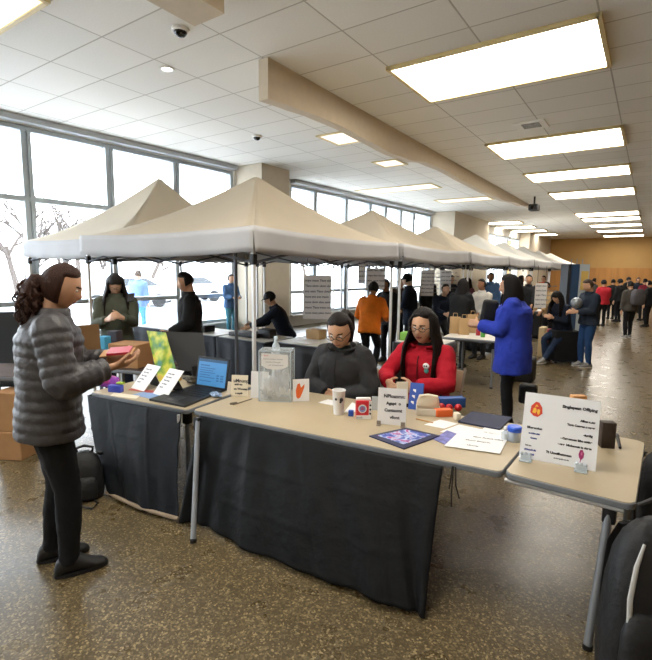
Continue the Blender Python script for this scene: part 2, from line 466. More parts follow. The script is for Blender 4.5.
    if trousers:
        t = MB()
        t.loft([t.ring(P + V((0, 0, z)) * s, (1, 0, 0), (0, 1, 0), rx * s * tfit, ry * s * tfit, 18) for z, rx, ry in ((-.13, .13, .10), (-.07, .168, .125), (.02, .168, .122), (.09, .155, .115))])
        for k in (-1, 1):
            pth = [hip[k] + V((0, 0, .03 * s)), *lerp_path(hip[k], kn[k], 4)[1:], *lerp_path(kn[k], an[k] + V((0, 0, -.02 * s)), 5)[1:]]
            t.tube(pth, [q * s * tfit for q in (.092, .094, .086, .076, .064, .064, .064, .058, .052, .050)], 14)
        t.remesh(voxel * (.8 if detail > 1 else 1.), 2, .5); t.wrinkle(.006 * s, 11, 3)
        t.build('trousers', trousers, root, 80)
    if shoes:
        for k in (-1, 1):
            c = MB(); A = an[k]; zf = A.z - .085 * s
            rr = []
            for y, w, hh in ((-.075, .022, .045), (-.06, .036, .085), (-.02, .042, .125), (.03, .044, .118), (.08, .047, .082), (.13, .047, .052), (.17, .036, .042), (.192, .015, .026)):
                ring = []
                for i in range(16):
                    a = 2 * math.pi * i / 16; ring.append(V((A.x + math.cos(a) * w * s, A.y + y * s, zf + max(.0, hh * .5 + math.sin(a) * hh * .5) * s + .004)))
                rr.append(ring)
            c.loft(rr); so = c.build('shoe', shoes, root, 60)
            o = MB(); o.prism([(A.x + math.copysign(1, math.cos(a)) * abs(math.cos(a)) ** .7 * .046 * s, A.y + .058 * s + math.sin(a) * .138 * s) for a in [2 * math.pi * i / 20 for i in range(20)]], zf + .001, zf + .018 * s)
            o.build('sole', mat('sole_' + shoes.name, '#e4e2dc' if 'white' in shoes.name else '#17171a', .7), so)
    info = dict(root=root, wr=wr, el=el, HC=HC, Nb=Nb, P=P, sp=sp, s=s, ax=ax, ay=ay, sh=sh, HP=HP)
    return root, info

def cloth(name, col, **k):
    d = dict(rough=.85, var=.12, vscale=7, bump=.25, bscale=35, spec=.3); d.update(k)
    return mat(name, col, **d)
LAMP_E = 5.2; SKY_E = 5.2; EXPO = 1.15
# ------------------------------------------------------------------ the hall
HC_ = 4.4
def floor_mat():
    m = bpy.data.materials.new('terrazzo_floor'); m.use_nodes = True; N = m.node_tree.nodes; L = m.node_tree.links; b = N['Principled BSDF']
    tc = N.new('ShaderNodeTexCoord')
    vo = N.new('ShaderNodeTexVoronoi'); vo.inputs['Scale'].default_value = 105; vo.inputs['Randomness'].default_value = 1
    L.new(tc.outputs['Object'], vo.inputs['Vector'])
    sep = N.new('ShaderNodeSeparateColor'); L.new(vo.outputs['Color'], sep.inputs[0])
    rp = N.new('ShaderNodeValToRGB'); e = rp.color_ramp.elements
    e[0].position = 0; e[0].color = (*lin('#4b4029'), 1); e[1].position = 1; e[1].color = (*lin('#a5936e'), 1)
    for p, c in ((.32, '#544832'), (.62, '#62553d'), (.85, '#7a6b4e')):
        q = e.new(p); q.color = (*lin(c), 1)
    L.new(sep.outputs[0], rp.inputs[0])
    nz = N.new('ShaderNodeTexNoise'); nz.inputs['Scale'].default_value = .8; nz.inputs['Detail'].default_value = 3; L.new(tc.outputs['Object'], nz.inputs['Vector'])
    mx = N.new('ShaderNodeMix'); mx.data_type = 'RGBA'; mx.blend_type = 'MULTIPLY'; mx.inputs[0].default_value = .15
    L.new(rp.outputs[0], mx.inputs[6]); L.new(nz.outputs['Fac'], mx.inputs[7]); L.new(mx.outputs[2], b.inputs['Base Color'])
    b.inputs['Roughness'].default_value = .30; b.inputs['Specular IOR Level'].default_value = .45
    n2 = N.new('ShaderNodeTexNoise'); n2.inputs['Scale'].default_value = 5; L.new(tc.outputs['Object'], n2.inputs['Vector'])
    mr = N.new('ShaderNodeMapRange'); mr.inputs[3].default_value = .22; mr.inputs[4].default_value = .36; L.new(n2.outputs['Fac'], mr.inputs[0]); L.new(mr.outputs[0], b.inputs['Roughness'])
    return m
def ceil_mat():
    m = bpy.data.materials.new('ceiling_tiles'); m.use_nodes = True; N = m.node_tree.nodes; L = m.node_tree.links; b = N['Principled BSDF']
    tc = N.new('ShaderNodeTexCoord'); mp = N.new('ShaderNodeMapping'); mp.inputs['Location'].default_value = (.66, .18, 0); L.new(tc.outputs['Object'], mp.inputs['Vector'])
    br = N.new('ShaderNodeTexBrick'); br.offset = 0; br.inputs['Scale'].default_value = 1; br.inputs['Brick Width'].default_value = 1.205; br.inputs['Row Height'].default_value = .70
    br.inputs['Mortar Size'].default_value = .010; br.inputs['Mortar Smooth'].default_value = .1; br.inputs['Bias'].default_value = 0
    br.inputs['Color1'].default_value = (*lin('#efede8'), 1); br.inputs['Color2'].default_value = (*lin('#e8e6e1'), 1); br.inputs['Mortar'].default_value = (*lin('#bdb9b1'), 1)
    L.new(mp.outputs[0], br.inputs['Vector'])
    nz = N.new('ShaderNodeTexNoise'); nz.inputs['Scale'].default_value = 45; nz.inputs['Detail'].default_value = 4; L.new(tc.outputs['Object'], nz.inputs['Vector'])
    mx = N.new('ShaderNodeMix'); mx.data_type = 'RGBA'; mx.blend_type = 'MULTIPLY'; mx.inputs[0].default_value = .12
    L.new(br.outputs['Color'], mx.inputs[6]); L.new(nz.outputs['Fac'], mx.inputs[7]); L.new(mx.outputs[2], b.inputs['Base Color'])
    bp = N.new('ShaderNodeBump'); bp.inputs['Strength'].default_value = .4; bp.inputs['Distance'].default_value = .01; bp.invert = True
    L.new(br.outputs['Fac'], bp.inputs['Height']); L.new(bp.outputs[0], b.inputs['Normal'])
    b.inputs['Roughness'].default_value = .9; b.inputs['Specular IOR Level'].default_value = .2
    return m
WALLM = mat('painted_wall_warm', '#bd985f', .8, var=.03, vscale=1.5)
WALLW = mat('painted_wall_white', '#d9d6cf', .8, var=.02)
BEIGE = mat('painted_bulkhead', '#c6b8a2', .75, var=.03)
PIERM = mat('painted_pier', '#c6bba8', .8, var=.03)
ALU = mat('window_aluminium', '#aab2b7', .45, metal=.4)
X0, X1, Y0, Y1 = -10.6, 6.0, -4.0, 42.0
struct(MB().bb(-10.3, X1, Y0, Y1, -.2, 0).build('floor', floor_mat(), smooth=0))
struct(MB().bb(-10.4, X1, Y0, Y1, HC_, HC_ + .2).build('ceiling', ceil_mat(), smooth=0))
struct(MB().bb(-10.4, X1 + .2, Y1, Y1 + .2, 0, HC_).build('wall_back', WALLM, smooth=0))
struct(MB().bb(X1, X1 + .2, Y0, Y1, 0, HC_).build('wall_right', WALLM, smooth=0))
struct(MB().bb(-10.4, X1 + .2, Y0 - .2, Y0, 0, HC_).build('wall_front', WALLW, smooth=0))
m = MB()
for i in range(8): m.bb(-7.3 + i * 1.62, -7.3 + i * 1.62 + 1.6, 41.93, 41.999, .02, 2.15)
struct(m.build('trim_1', mat('honey_wood', '#b98343', .5, var=.18, vscale=3, stretch=(1, 1, .1)), smooth=0))
struct(MB().bb(-7.3, 6, 41.97, 41.999, .0, .12).build('baseboard_back', mat('dark_base', '#4c4338', .6), smooth=0))
# the window wall stands a little off square: its own frame
WANG = -math.atan(.068)
WM = Matrix.Translation((-9.95, 0, 0)) @ Matrix.Rotation(WANG, 4, 'Z')
GLASS = mat('window_glass', '#eef4f6', .04, spec=.5, alpha_trans=.93)
def window(n, ya, yb, mull, zb, zt, trans):
    root = empty('window_%d' % n); root.matrix_world = WM; struct(root)
    f = MB()
    for y in (ya + .04, yb - .04): f.bb(-.09, .09, y - .04, y + .04, zb, zt)
    for z in (zb + .04, zt - .04): f.bb(-.08, .08, ya, yb, z - .04, z + .04)
    for y in mull: f.bb(-.09, .09, y - .085, y - .02, zb, zt); f.bb(-.09, .09, y + .02, y + .085, zb, zt); f.bb(-.06, .06, y - .03, y + .03, zb, zt)
    for z in trans: f.bb(-.075, .085, ya, yb, z - .045, z + .045)
    f.build('window_frame', ALU, root, smooth=0)
    MB().bb(-.012, .012, ya + .02, yb - .02, zb + .02, zt - .02).build('window_pane', GLASS, root, smooth=0)
    MB().bb(-.1, .22, ya, yb, zb - .05, zb).build('window_sill', mat('sill_stone', '#c9c6bf', .5), root, smooth=0)
window(1, -3.9, 9.1, (-2.3, -.6, 1.1, 2.7, 4.25, 5.8, 7.4), .35, 4.27, (1.05, 2.98))
window(2, 11.3, 20.7, (12.5, 14.2, 15.7, 16.8, 18.0, 19.1), .35, 4.27, (1.05, 2.98))
window(3, 26.5, 34.0, (28.3, 30.0, 31.6), .35, 3.95, (1.05, 2.6))
w = MB()
w.bb(-.12, .12, -4, 34.2, 0, .30); w.bb(-.12, .12, -4, 26.4, 4.28, 4.4); w.bb(-.12, .12, 26.4, 34.2, 3.96, 4.4)
w.bb(-.12, .12, 9.1, 11.3, 0, 4.4); w.bb(-.12, .12, 20.7, 26.5, 0, 4.4); w.bb(-.12, .12, 34.0, 42.2, 0, 4.4)
o = struct(w.build('wall_left', WALLW, smooth=0)); o.matrix_world = WM
t = MB(); t.bb(.10, .30, -3.9, 9.1, 4.29, 4.39); t.bb(.10, .30, 11.3, 20.7, 4.29, 4.39)
o = struct(t.build('trim_2', mat('blind_box', '#a9adae', .5, metal=.3), smooth=0)); o.matrix_world = WM
struct(MB().bb(-9.5, -8.30, 9.15, 10.25, 0, HC_).build('wall_pier', PIERM, smooth=0))
struct(MB().bb(-8.8, -7.37, 20.7, 26.0, 0, HC_).build('wall_pier', PIERM, smooth=0))
struct(MB().bb(-8.1, -6.9, 34.0, 42.0, 0, HC_).build('wall_pier', PIERM, smooth=0))
# hanging bulkhead: straight along the top, wavy along its lower edge, thinning out to nothing
pts = [(4.76, 3.90), (5.2, 3.93), (5.8, 3.97), (6.5, 3.985), (7.3, 3.96), (8.2, 3.93), (9.0, 3.96), (9.9, 4.07), (11, 4.10), (12.3, 4.07), (14, 4.05), (16, 4.08), (18.5, 4.2), (20.5, 4.33), (21.4, 4.399)]
from bisect import bisect
def wav(y):
    k = max(1, min(len(pts) - 1, bisect([p[0] for p in pts], y))); a, b = pts[k - 1], pts[k]
    return a[1] + (b[1] - a[1]) * smooth01((y - a[0]) / (b[0] - a[0]))
m = MB(); rr = []
for i in range(90):
    y = 4.76 + (21.4 - 4.76) * i / 89; z = wav(y); rr.append([V((-4.36, y, z)), V((-4.2, y, z)), V((-4.2, y, 4.399)), V((-4.36, y, 4.399))])
m.loft(rr); struct(m.build('trim_3', BEIGE, smooth=30))
struct(MB().bb(-4.05, -3.62, 2.2, 3.47, 4.2, 4.399).build('trim_4', BEIGE, smooth=0))

# ------------------------------------------------------------------ lamps and fittings on the ceiling
DIFF = mat('lamp_diffuser', '#fff2d8', .5, emit=LAMP_E, ecol='#fff8ec')
DIFFW = mat('lamp_diffuser_pale', '#f4f1ea', .5, emit=LAMP_E * .07, ecol='#fff4e0')
FRM = mat('lamp_frame', '#d8c48f', .5)
def lightpanel(x0, x1, y0, y1, label, group, dm=DIFF, drop=.035):
    r = empty('ceiling_light', ((x0 + x1) / 2, (y0 + y1) / 2, HC_)); tag(r, label, 'ceiling light', group)
    w, d = (x1 - x0) / 2, (y1 - y0) / 2; f = MB()
    for a in (-1, 1): f.bb(a * w - .025, a * w + .025, -d - .025, d + .025, -drop - .012, -.001); f.bb(-w, w, a * d - .025, a * d + .025, -drop - .012, -.001)
    f.build('lamp_frame', FRM, r, smooth=0)
    MB().bb(-w + .02, w - .02, -d + .02, d - .02, -drop, -.004).build('diffuser', dm, r, smooth=0)
ords = ['first', 'second', 'third', 'fourth', 'fifth', 'sixth', 'seventh', 'eighth', 'ninth', 'tenth', 'eleventh', 'twelfth']
for i, (a, b) in enumerate(((-2.6, -1.2), (1.6, 3.0), (5.85, 7.27), (10.3, 11.75), (13.85, 15.15), (17.5, 19.0), (24.0, 25.5), (26.4, 27.9), (30.0, 31.4), (34.0, 35.5), (38.8, 40.2))):  # two nearest panels are out of view, added to light the near tables
    lightpanel(-3.07, -.66, a, b, 'glowing rectangular ceiling light, %s from the camera in the long row over the aisle' % ords[i], 'ceiling lights over the aisle')
for i, (a, b) in enumerate(((26.0, 27.2), (29.0, 30.2), (32.0, 33.2), (35.5, 36.8))):
    lightpanel(-8.0 + .1 * i, -5.9 + .1 * i, a, b, 'glowing ceiling light far back near the windows, %s of its short row' % ords[i], 'far ceiling lights near the windows')
lightpanel(-5.72, -5.08, 7.95, 8.72, 'small square pale ceiling panel light between bulkhead and windows, the nearer one', 'small square ceiling lights', DIFFW, .012)
lightpanel(-5.88, -5.27, 10.52, 11.16, 'small square pale ceiling panel light between bulkhead and windows, the farther one', 'small square ceiling lights', DIFFW, .012)
lightpanel(-8.4, -5.75, 13.9, 14.75, 'long pale ceiling light beside the second window bank, the nearer one', 'pale ceiling lights beside the windows', DIFFW, .012)
lightpanel(-6.95, -5.0, 17.23, 18.1, 'long pale ceiling light beside the second window bank, the farther one', 'pale ceiling lights beside the windows', DIFFW, .012)
lightpanel(-6.5, -5.2, 1.0, 2.58, 'cream ceiling light cut off by the top left corner of the photo', None, mat('lamp_diffuser_cream', '#fff2d8', .5, emit=LAMP_E * .12, ecol='#fff0c8'), .03)
r = empty('downlight', (-5.58, 4.29, HC_)); tag(r, 'small round recessed downlight in the white ceiling, glowing', 'ceiling light')
MB().lathe((0, 0, 0), [(.085, -.002), (.10, -.008), (.095, -.014), (.07, -.014), (.06, -.004)]).build('trim_ring', mat('white_plastic', '#e4e2dc', .4), r)
MB().cyl((0, 0, -.003), (0, 0, -.010), .062).build('diffuser', DIFF, r)
for p, lb in (((-4.56, 3.7), 'dark round dome camera on the ceiling nearest the photo top'), ((-6.75, 7.31), 'dark round dome camera on the ceiling above the nearest tent roofs')):
    r = empty('dome_camera', (*p, HC_)); tag(r, lb, 'security camera', 'dome cameras on the ceiling')
    MB().lathe((0, 0, 0), [(.10, 0), (.10, -.025), (.085, -.035)]).build('mount', mat('white_plastic', '#e4e2dc', .4), r)
    MB().ell((0, 0, -.03), (.075, .075, .06)).build('dome', mat('black_gloss', '#0b0b0d', .1), r)
r = empty('air_vent', (-2.02, 9.42, HC_)); tag(r, 'white square air vent with dark slots in the ceiling', 'vent')
MB().bb(-.26, .26, -.26, .26, -.02, -.001).build('vent_frame', mat('white_plastic', '#e4e2dc', .4), r, smooth=0)
s_ = MB()
for i in range(5): s_.bb(-.14, .16, -.15 + i * .065, -.12 + i * .065, -.026, -.02)
s_.build('slot', mat('black_gloss', '#0b0b0d', .1), r, smooth=0)
r = empty('projector', (-3.62, 18.2, HC_)); tag(r, 'black projector hanging on a short rod from the ceiling past the bulkhead', 'projector')
MB().cyl((0, 0, 0), (0, 0, -.3), .03).build('rod', mat('black_matte', '#151518', .6), r)
MB().rbox((0, 0, -.38), (.32, .42, .22), .04).build('body', mat('black_matte', '#151518', .6), r)
MB().cyl((0, -.2, -.38), (0, -.26, -.38), .07).build('lens', mat('black_gloss', '#0b0b0d', .1), r)

# ------------------------------------------------------------------ outside the windows
struct(MB().bb(-90, -10.3, -40, 90, -.35, -.15).build('ground', mat('snowy_ground', '#c9cacc', .9, var=.15, vscale=.4), smooth=0))
BARK = mat('bare_bark', '#4d443f', .9)
def tree(x, y, h, seed, label):
    rnd = random.Random(seed); r = empty('bare_tree', (x, y, -.16)); tag(r, label, 'tree', 'bare trees outside the windows')
    tr = MB(); br = MB()
    def grow(p, d, L, rad, lvl):
        q = [p]; dd = d.copy()
        for k in range(3):
            dd = (dd + V((rnd.gauss(0, .12), rnd.gauss(0, .12), .05))).normalized(); q.append(q[-1] + dd * L / 3)
        (tr if lvl == 0 else br).tube(q, [rad, rad * .85, rad * .75, rad * .6], 6 if lvl < 2 else 4)
        if lvl >= 4: return
        for k in range(4 if lvl < 3 else 3):
            b0 = q[1].lerp(q[3], rnd.random()) if lvl else q[3] + V((0, 0, -rnd.random() * L * .35))
            nd = (dd + V((rnd.gauss(0, .65), rnd.gauss(0, .65), rnd.gauss(.1, .3)))).normalized()
            grow(b0, nd, L * rnd.uniform(.55, .75), rad * .5, lvl + 1)
    grow(V((0, 0, 0)), V((0, 0, 1)), h * .4, h * .026, 0)
    tr.build('trunk', BARK, r); br.build('branches', BARK, r)
for i, (x, y, h, lb) in enumerate(((-16, 6.6, 5.0, 'bare winter tree outside the leftmost window'), (-19.5, 9.6, 5.6, 'bare winter tree outside, second from the left window edge'), (-24, 15.0, 6.5, 'bare winter tree outside behind the first tent roof'),
                                   (-34, 14, 8, 'far bare tree outside the leftmost window, left one of two'), (-36, 19, 8.5, 'far bare tree outside the leftmost window, right one of two'),
                                   (-33, 23, 7.5, 'far bare tree outside, seen above the phone user'), (-30, 31, 8, 'far bare tree outside the second window bank, left one'), (-30, 40, 8, 'far bare tree outside the second window bank, right one'))): tree(x, y, h, i + 3, lb)
def car(x, y, ang, col, label):
    r = empty('car', (x, y, -.15), ang); tag(r, label, 'car', 'cars parked outside')
    b = MB(); prof = [(-2.15, .45), (-2.2, .75), (-1.9, .95), (-1.2, 1.0), (-.75, 1.42), (.0, 1.5), (.9, 1.46), (1.6, 1.05), (2.05, .98), (2.2, .7), (2.15, .4), (1.7, .28), (-1.7, .28)]
    rings = []
    for yy, sc in ((-.86, .93), (-.8, 1), (0, 1.02), (.8, 1), (.86, .93)): rings.append([V((px * (sc if abs(yy) < .9 else .95), yy * (1 if pz < 1.05 else .82), .3 + (pz - .3) * (sc if pz > 1 else 1))) for px, pz in prof])
    b.loft(rings); b.build('car_body', mat('car_paint_' + col, col, .3), r, smooth=40)
    g = MB()
    for sy in (-1, 1): g.prism([(-1.05, 1.03), (-.68, 1.36), (.85, 1.38), (1.4, 1.05)], 0, .02)
    g2 = MB()
    for sy in (-1, 1):
        g2.add([V((px, sy * yy, pz)) for px, pz, yy in ((-1.0, 1.03, .87), (-.66, 1.37, .73), (.82, 1.38, .73), (1.38, 1.06, .86))] + [V((px, sy * (yy - .03), pz)) for px, pz, yy in ((-1.0, 1.03, .87), (-.66, 1.37, .73), (.82, 1.38, .73), (1.38, 1.06, .86))], [(0, 1, 2, 3), (4, 5, 6, 7), (0, 1, 5, 4), (1, 2, 6, 5), (2, 3, 7, 6), (3, 0, 4, 7)])
    g2.build('side_glass', mat('car_glass', '#2b3238', .1), r)
    for px in (-1.35, 1.35):
        for sy in (-1, 1):
            MB().tube([(px, sy * .70, .32), (px, sy * .88, .32)], .32, 20).build('wheel', mat('tyre', '#222224', .8), r)
car(-19.5, 4.5, 1.2, '#8d949b', 'grey car parked outside the leftmost window pane')
car(-21, 13.5, 1.0, '#b9bcbf', 'silver car parked outside between the standing phone user and dark jacketed man')
car(-22.0, 17.8, 1.2, '#e5e6e8', 'white car parked outside behind the dark jacketed man')
# ------------------------------------------------------------------ tents
CANV = mat('tent_canvas', '#d3c8b4', .75, var=.03, vscale=2, translucent=.35, bump=.12, bscale=3)  # warm tint of the ceiling light put into the roof colour
VALM = mat('tent_valance_cloth', '#c2c2c4', .75, var=.03, vscale=2, translucent=.2, bump=.15, bscale=5)  # cool, duller shading of the valance put into its colour
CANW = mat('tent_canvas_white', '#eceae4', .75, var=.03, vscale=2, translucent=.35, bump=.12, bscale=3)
POLE = mat('tent_pole_white', '#d7d7d6', .35, metal=.2)
POLED = mat('tent_pole_grey', '#5c6068', .4, metal=.4)
BLK = mat('black_matte', '#151518', .6)
def tent(x0, x1, y0, y1, zb, zt, zp, label, group, canvas=CANV, detail=1, px=.5):
    cx, cy = (x0 + x1) / 2, (y0 + y1) / 2
    r = empty('canopy_tent', (cx, cy, 0)); tag(r, label, 'tent', group)
    hx, hy = (x1 - x0) / 2, (y1 - y0) / 2
    cs = [(-hx, -hy), (hx, -hy), (hx, hy), (-hx, hy)]
    top = V(((px - .5) * 2 * hx, 0, zp)); m = MB(); n = 14; nt_ = 12
    for k in range(4):
        a, b = cs[k], cs[(k + 1) % 4]
        def fn(u, t, a=a, b=b):
            t2 = t * .985
            e = V((a[0] + (b[0] - a[0]) * u, a[1] + (b[1] - a[1]) * u, 0)); q = e.lerp(V((top.x, top.y, 0)), t2)
            z = zt + (zp - zt) * (.22 * t + .78 * t ** 1.55 if True else t) - .09 * math.sin(math.pi * u) * math.sin(math.pi * min(1, t * 1.05)) * (1 - t) - .03 * math.sin(math.pi * u) * (1 - t)
            return V((q.x, q.y, z))
        m.grid(fn, n, nt_)
    m.build('canopy', canvas, r, smooth=50, solid=.006)
    v = MB()
    for k in range(4):
        a, b = cs[k], cs[(k + 1) % 4]; d = V((b[0] - a[0], b[1] - a[1], 0)).normalized(); nn = V((d.y, -d.x, 0))
        def fn(u, t, a=a, b=b, nn=nn):
            q = V((a[0] + (b[0] - a[0]) * u, a[1] + (b[1] - a[1]) * u, 0)) + nn * (.012 * t + .010 * t * math.sin(u * 31 + k) )
            return V((q.x, q.y, zt - .03 * math.sin(math.pi * u) + .012 + (zb - zt) * t - .015 * t * math.sin(math.pi * u)))
        v.grid(fn, 40, 4)
    v.build('valance', VALM, r, smooth=60, solid=.006)
    ins = .06
    for k, c in enumerate(cs):
        x, y = c[0] - math.copysign(ins, c[0]), c[1] - math.copysign(ins, c[1])
        p = MB(); p.bb(x - .016, x + .016, y - .016, y + .016, .02, zt - .05)
        po = p.build('pole', POLE, r, smooth=0, bevel=.004)
        MB().bb(x - .05, x + .05, y - .05, y + .05, 0, .02).build('foot', POLED, po, smooth=0)
        MB().rbox((x, y, zb - .06), (.055, .055, .10), .006).build('slider', BLK, po)
    if detail:
        t = MB()
        for k in range(4):
            a, b = V((*cs[k], 0)) * .965, V((*cs[(k + 1) % 4], 0)) * .965
            N_ = 2
            for i in range(N_):
                p, q = a.lerp(b, i / N_), a.lerp(b, (i + 1) / N_); za, zb_ = zt - .06, zt - .33
                t.cyl(p + V((0, 0, za)), q + V((0, 0, zb_)), .013, 6); t.cyl(p + V((0, 0, zb_)), q + V((0, 0, za)), .013, 6)
        for c in cs: t.cyl((c[0] * .96, c[1] * .96, zt - .12), (top.x, top.y, zp - .55), .013, 6)
        t.cyl((top.x, top.y, zp - .75), (top.x, top.y, zp - .03), .02, 8)
        t.build('truss', POLED, r, smooth=40)
    return r
tent(-8.82, -6.18, 3.75, 7.0, 1.90, 2.17, 3.30, 'cream pop-up tent farthest left, beside the tall window wall', 'pop-up tents', px=.58)
nm = ['nearest', 'second', 'third', 'fourth', 'fifth', 'sixth', 'seventh', 'eighth and last']
PK = [2.96, 2.87, 2.82, 2.85, 2.8, 2.8, 2.75, 2.75]
for k in range(8):
    yc = 4.80 + 3.2 * k
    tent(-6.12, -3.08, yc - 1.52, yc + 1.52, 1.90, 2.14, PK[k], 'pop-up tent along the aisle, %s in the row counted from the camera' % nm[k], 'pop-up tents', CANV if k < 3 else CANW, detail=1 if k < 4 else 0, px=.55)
for k, yc in enumerate((14.3, 17.9)):
    tent(-8.6, -6.18, yc - 1.5, yc + 1.5, 1.90, 2.15, 3.25, 'white pop-up tent behind the aisle row, %s of those beside the second windows' % ['nearer', 'farther'][k], 'pop-up tents', CANW, detail=0)
r = empty('grey_upright', ((-3.620, 3.578, 1.422)[0], (-3.620, 3.578, 1.422)[1], 0)); tag(r, 'slim dark grey metal upright standing left of the white near tent pole', 'pole')  # stands in for a second tent corner pole, holds no drape
MB().cyl((0, 0, .01), (0, 0, 2.05), .019).build('pole', POLED, r); MB().lathe((0, 0, 0), [(.16, 0), (.16, .01), (.03, .02)]).build('base', POLED, r)

# ------------------------------------------------------------------ tables
LAM = mat('tan_laminate', '#b2a387', .42, var=.05, vscale=3, bump=.05, bscale=200)
LAMW = mat('white_laminate', '#d9d5cc', .45, var=.03)
EDGE = mat('grey_table_edge', '#7d838b', .5)
LEGM = mat('grey_table_leg', '#868a90', .4, metal=.3)
def rrect(w, d, r, n=6):
    out = []
    for cx, cy, a0 in ((w - r, d - r, 0), (r, d - r, 90), (r, r, 180), (w - r, r, 270)):
        for i in range(n + 1): a = R(a0 + 90 * i / n); out.append((cx + r * math.cos(a), cy + r * math.sin(a)))
    return out
def table(fl, ang, L, D, label, top=LAM, H=.72, rc=.03, shear=0., legs=((.07, .08), (-.07, .08), (-.07, -.08), (.07, -.08)), lr=.018, group=None):
    r = empty('folding_table', (fl[0], fl[1], 0), ang); tag(r, label, 'table', group)
    e = MB(); e.prism([(x + shear * y * x / L, y) for x, y in rrect(L, D, rc)], H - .035, H - .004); e.build('edge_band', EDGE, r, smooth=40, bevel=.004)
    t = MB(); t.prism([(.004 + x * (L - .008) / L + shear * y * x / L, .004 + y * (D - .008) / D) for x, y in rrect(L, D, rc)], H - .0035, H); t.build('tabletop', top, r, smooth=40)
    f = MB()
    for y in (.10, D - .10): f.cyl((.06, y, H - .052), (L - .06, y, H - .052), .014, 10)
    f.build('rail', LEGM, r)
    for lx, ly, *fo in legs:
        fo = fo or (0, 0)
        x = lx if lx > 0 else L + lx; y = ly if ly > -.03 else D + ly
        g = MB().cyl((x + fo[0], y + fo[1], .02), (x, y, H - .04), lr, 14).build('leg', LEGM, r)
        MB().cyl((x + fo[0], y + fo[1], 0), (x + fo[0], y + fo[1], .022), lr + .003, 14).build('leg_foot', BLK, g)
        MB().rbox((x, y, H - .085), (lr * 3, lr * 3, .10), .008).build('bracket', BLK, g)
    return r
TA = table((-3.76, 2.03), R(8.0), 1.05, .86, 'left display table with the open laptop, covered by a dark cloth skirt')
TB = table((-2.690, 2.205), R(6.2), 2.145, .88, 'long tan folding table in front of the two seated women', shear=.135, legs=((.075, -.022, .283, -.365), (-.6, .12), (-.6, -.08), (.06, -.08)))
TC = table((-.548, 2.447), R(-1.5), .575, 1.0, 'small tan folding table end with the big white sign at right', rc=.05, legs=((-.10, .05, -.03, -.13), (-.055, -.08, 0, 0)), lr=.019)
MB().cyl((.0, .03, .668), (.53, .03, .668), .013, 12).build('front_rail', mat('pale_metal', '#c5c6c6', .35, metal=.3), TC)
DARK = mat('dark_table_cloth', '#101215', .6, spec=.18, var=.12, vscale=3, bump=.35, bscale=14)
DARKA = mat('dark_blue_grey_cloth', '#171b21', .6, spec=.2, var=.12, vscale=3, bump=.3, bscale=14)
def interp(pl, u):
    x = u * (len(pl) - 1); i = min(int(x), len(pl) - 2); w = x - i; return V(pl[i]).lerp(V(pl[i + 1]), w)
def skirt(name, tops, bots, ripple, label, m, creases=()):
    c = MB(); n = 120
    def fn(u, t):
        a, b = interp(tops, u), interp(bots, u); p = a.lerp(b, t)
        d = V((tops[-1][0] - tops[0][0], tops[-1][1] - tops[0][1], 0)).normalized(); nn = V((d.y, -d.x, 0))
        p += nn * (ripple(u) * (.25 + .75 * t) * min(1, t * 6) + .10 * 0)
        p += nn * .05 * math.sin(math.pi * t) * .35
        for cu in creases: p += nn * .006 * math.exp(-((u - cu) / .006) ** 2)
        p += nn * .004 * noise.noise(V((u * 14, t * 7, 3)))
        for ct in (.33, .68): p += nn * .005 * math.exp(-((t - ct - .02 * math.sin(u * 5)) / .012) ** 2)
        return p
    c.grid(fn, n, 40)
    return tag(c.build(name, m, smooth=80, solid=.005), label, 'tablecloth')
def tabp(T, x, y, z): a = T.rotation_euler.z; return (T.location.x + x * math.cos(a) - y * math.sin(a), T.location.y + x * math.sin(a) + y * math.cos(a), z)
rip = lambda u: .030 * math.sin(u * 70) * math.exp(-u * 7) + .012 * math.sin(u * 26 + 1) + .008 * math.sin(u * 47)
skirt('table_skirt', [tabp(TB, .09, -.012, .695), tabp(TB, .9, -.012, .695), tabp(TB, 1.845, -.012, .69)], [(-2.557, 1.974, 0.020), (-2.297, 2.005, 0.020), (-1.811, 1.965, 0.030), (-1.450, 2.004, 0.030), (-1.108, 2.009, 0.040), (-0.872, 2.058, 0.030), (-0.805, 2.093, 0.010)], rip,
      'dark cloth hung along the front of the long tan table, flaring to the floor', DARK, (.28, .52, .76))
ripa = lambda u: .014 * math.sin(u * 19) + .008 * math.sin(u * 41 + 2)
skirt('table_skirt', [tabp(TA, -.012, .84, .695), tabp(TA, -.012, .45, .695), tabp(TA, -.012, -.012, .695), tabp(TA, .33, -.014, .695), tabp(TA, .67, -.014, .695), tabp(TA, 1.01, -.012, .695)],
      [tabp(TA, .0, .80, .02), tabp(TA, -.02, .45, .02), (-3.302, 1.889, 0.020), (-3.044, 1.883, 0.020), (-2.790, 1.907, 0.020), (-2.563, 1.954, 0.020)], ripa,
      'dark blue grey cloth wrapped round the left laptop table down to the floor', DARKA, (.55, .8))
h = MB(); h.tube([(-3.332, 1.883, 0.030), (-3.143, 1.882, 0.030), (-2.904, 1.888, 0.030), (-2.716, 1.920, 0.030), (-2.559, 1.951, 0.030)], .014, 8)
tag(h.build('hem_pole', mat('pale_wood_pole', '#a08d78', .6)), 'pale rod lying on the floor along the left table skirt hem', 'rod')
l = MB(); l.tube([(TB.location.x - .085, TB.location.y + .02, .30), (TB.location.x - .085, TB.location.y + .02, .69)], .012, 10)
tag(l.build('skirt_clip_pole', mat('pale_metal', '#c5c6c6', .35, metal=.3), TA), '', '') if False else None
l = MB(); l.cyl((1.0, -.03, .28), (1.0, -.03, .685), .012, 10); l.build('support_strut', mat('pale_metal', '#c5c6c6', .35, metal=.3), TA)
st = MB()
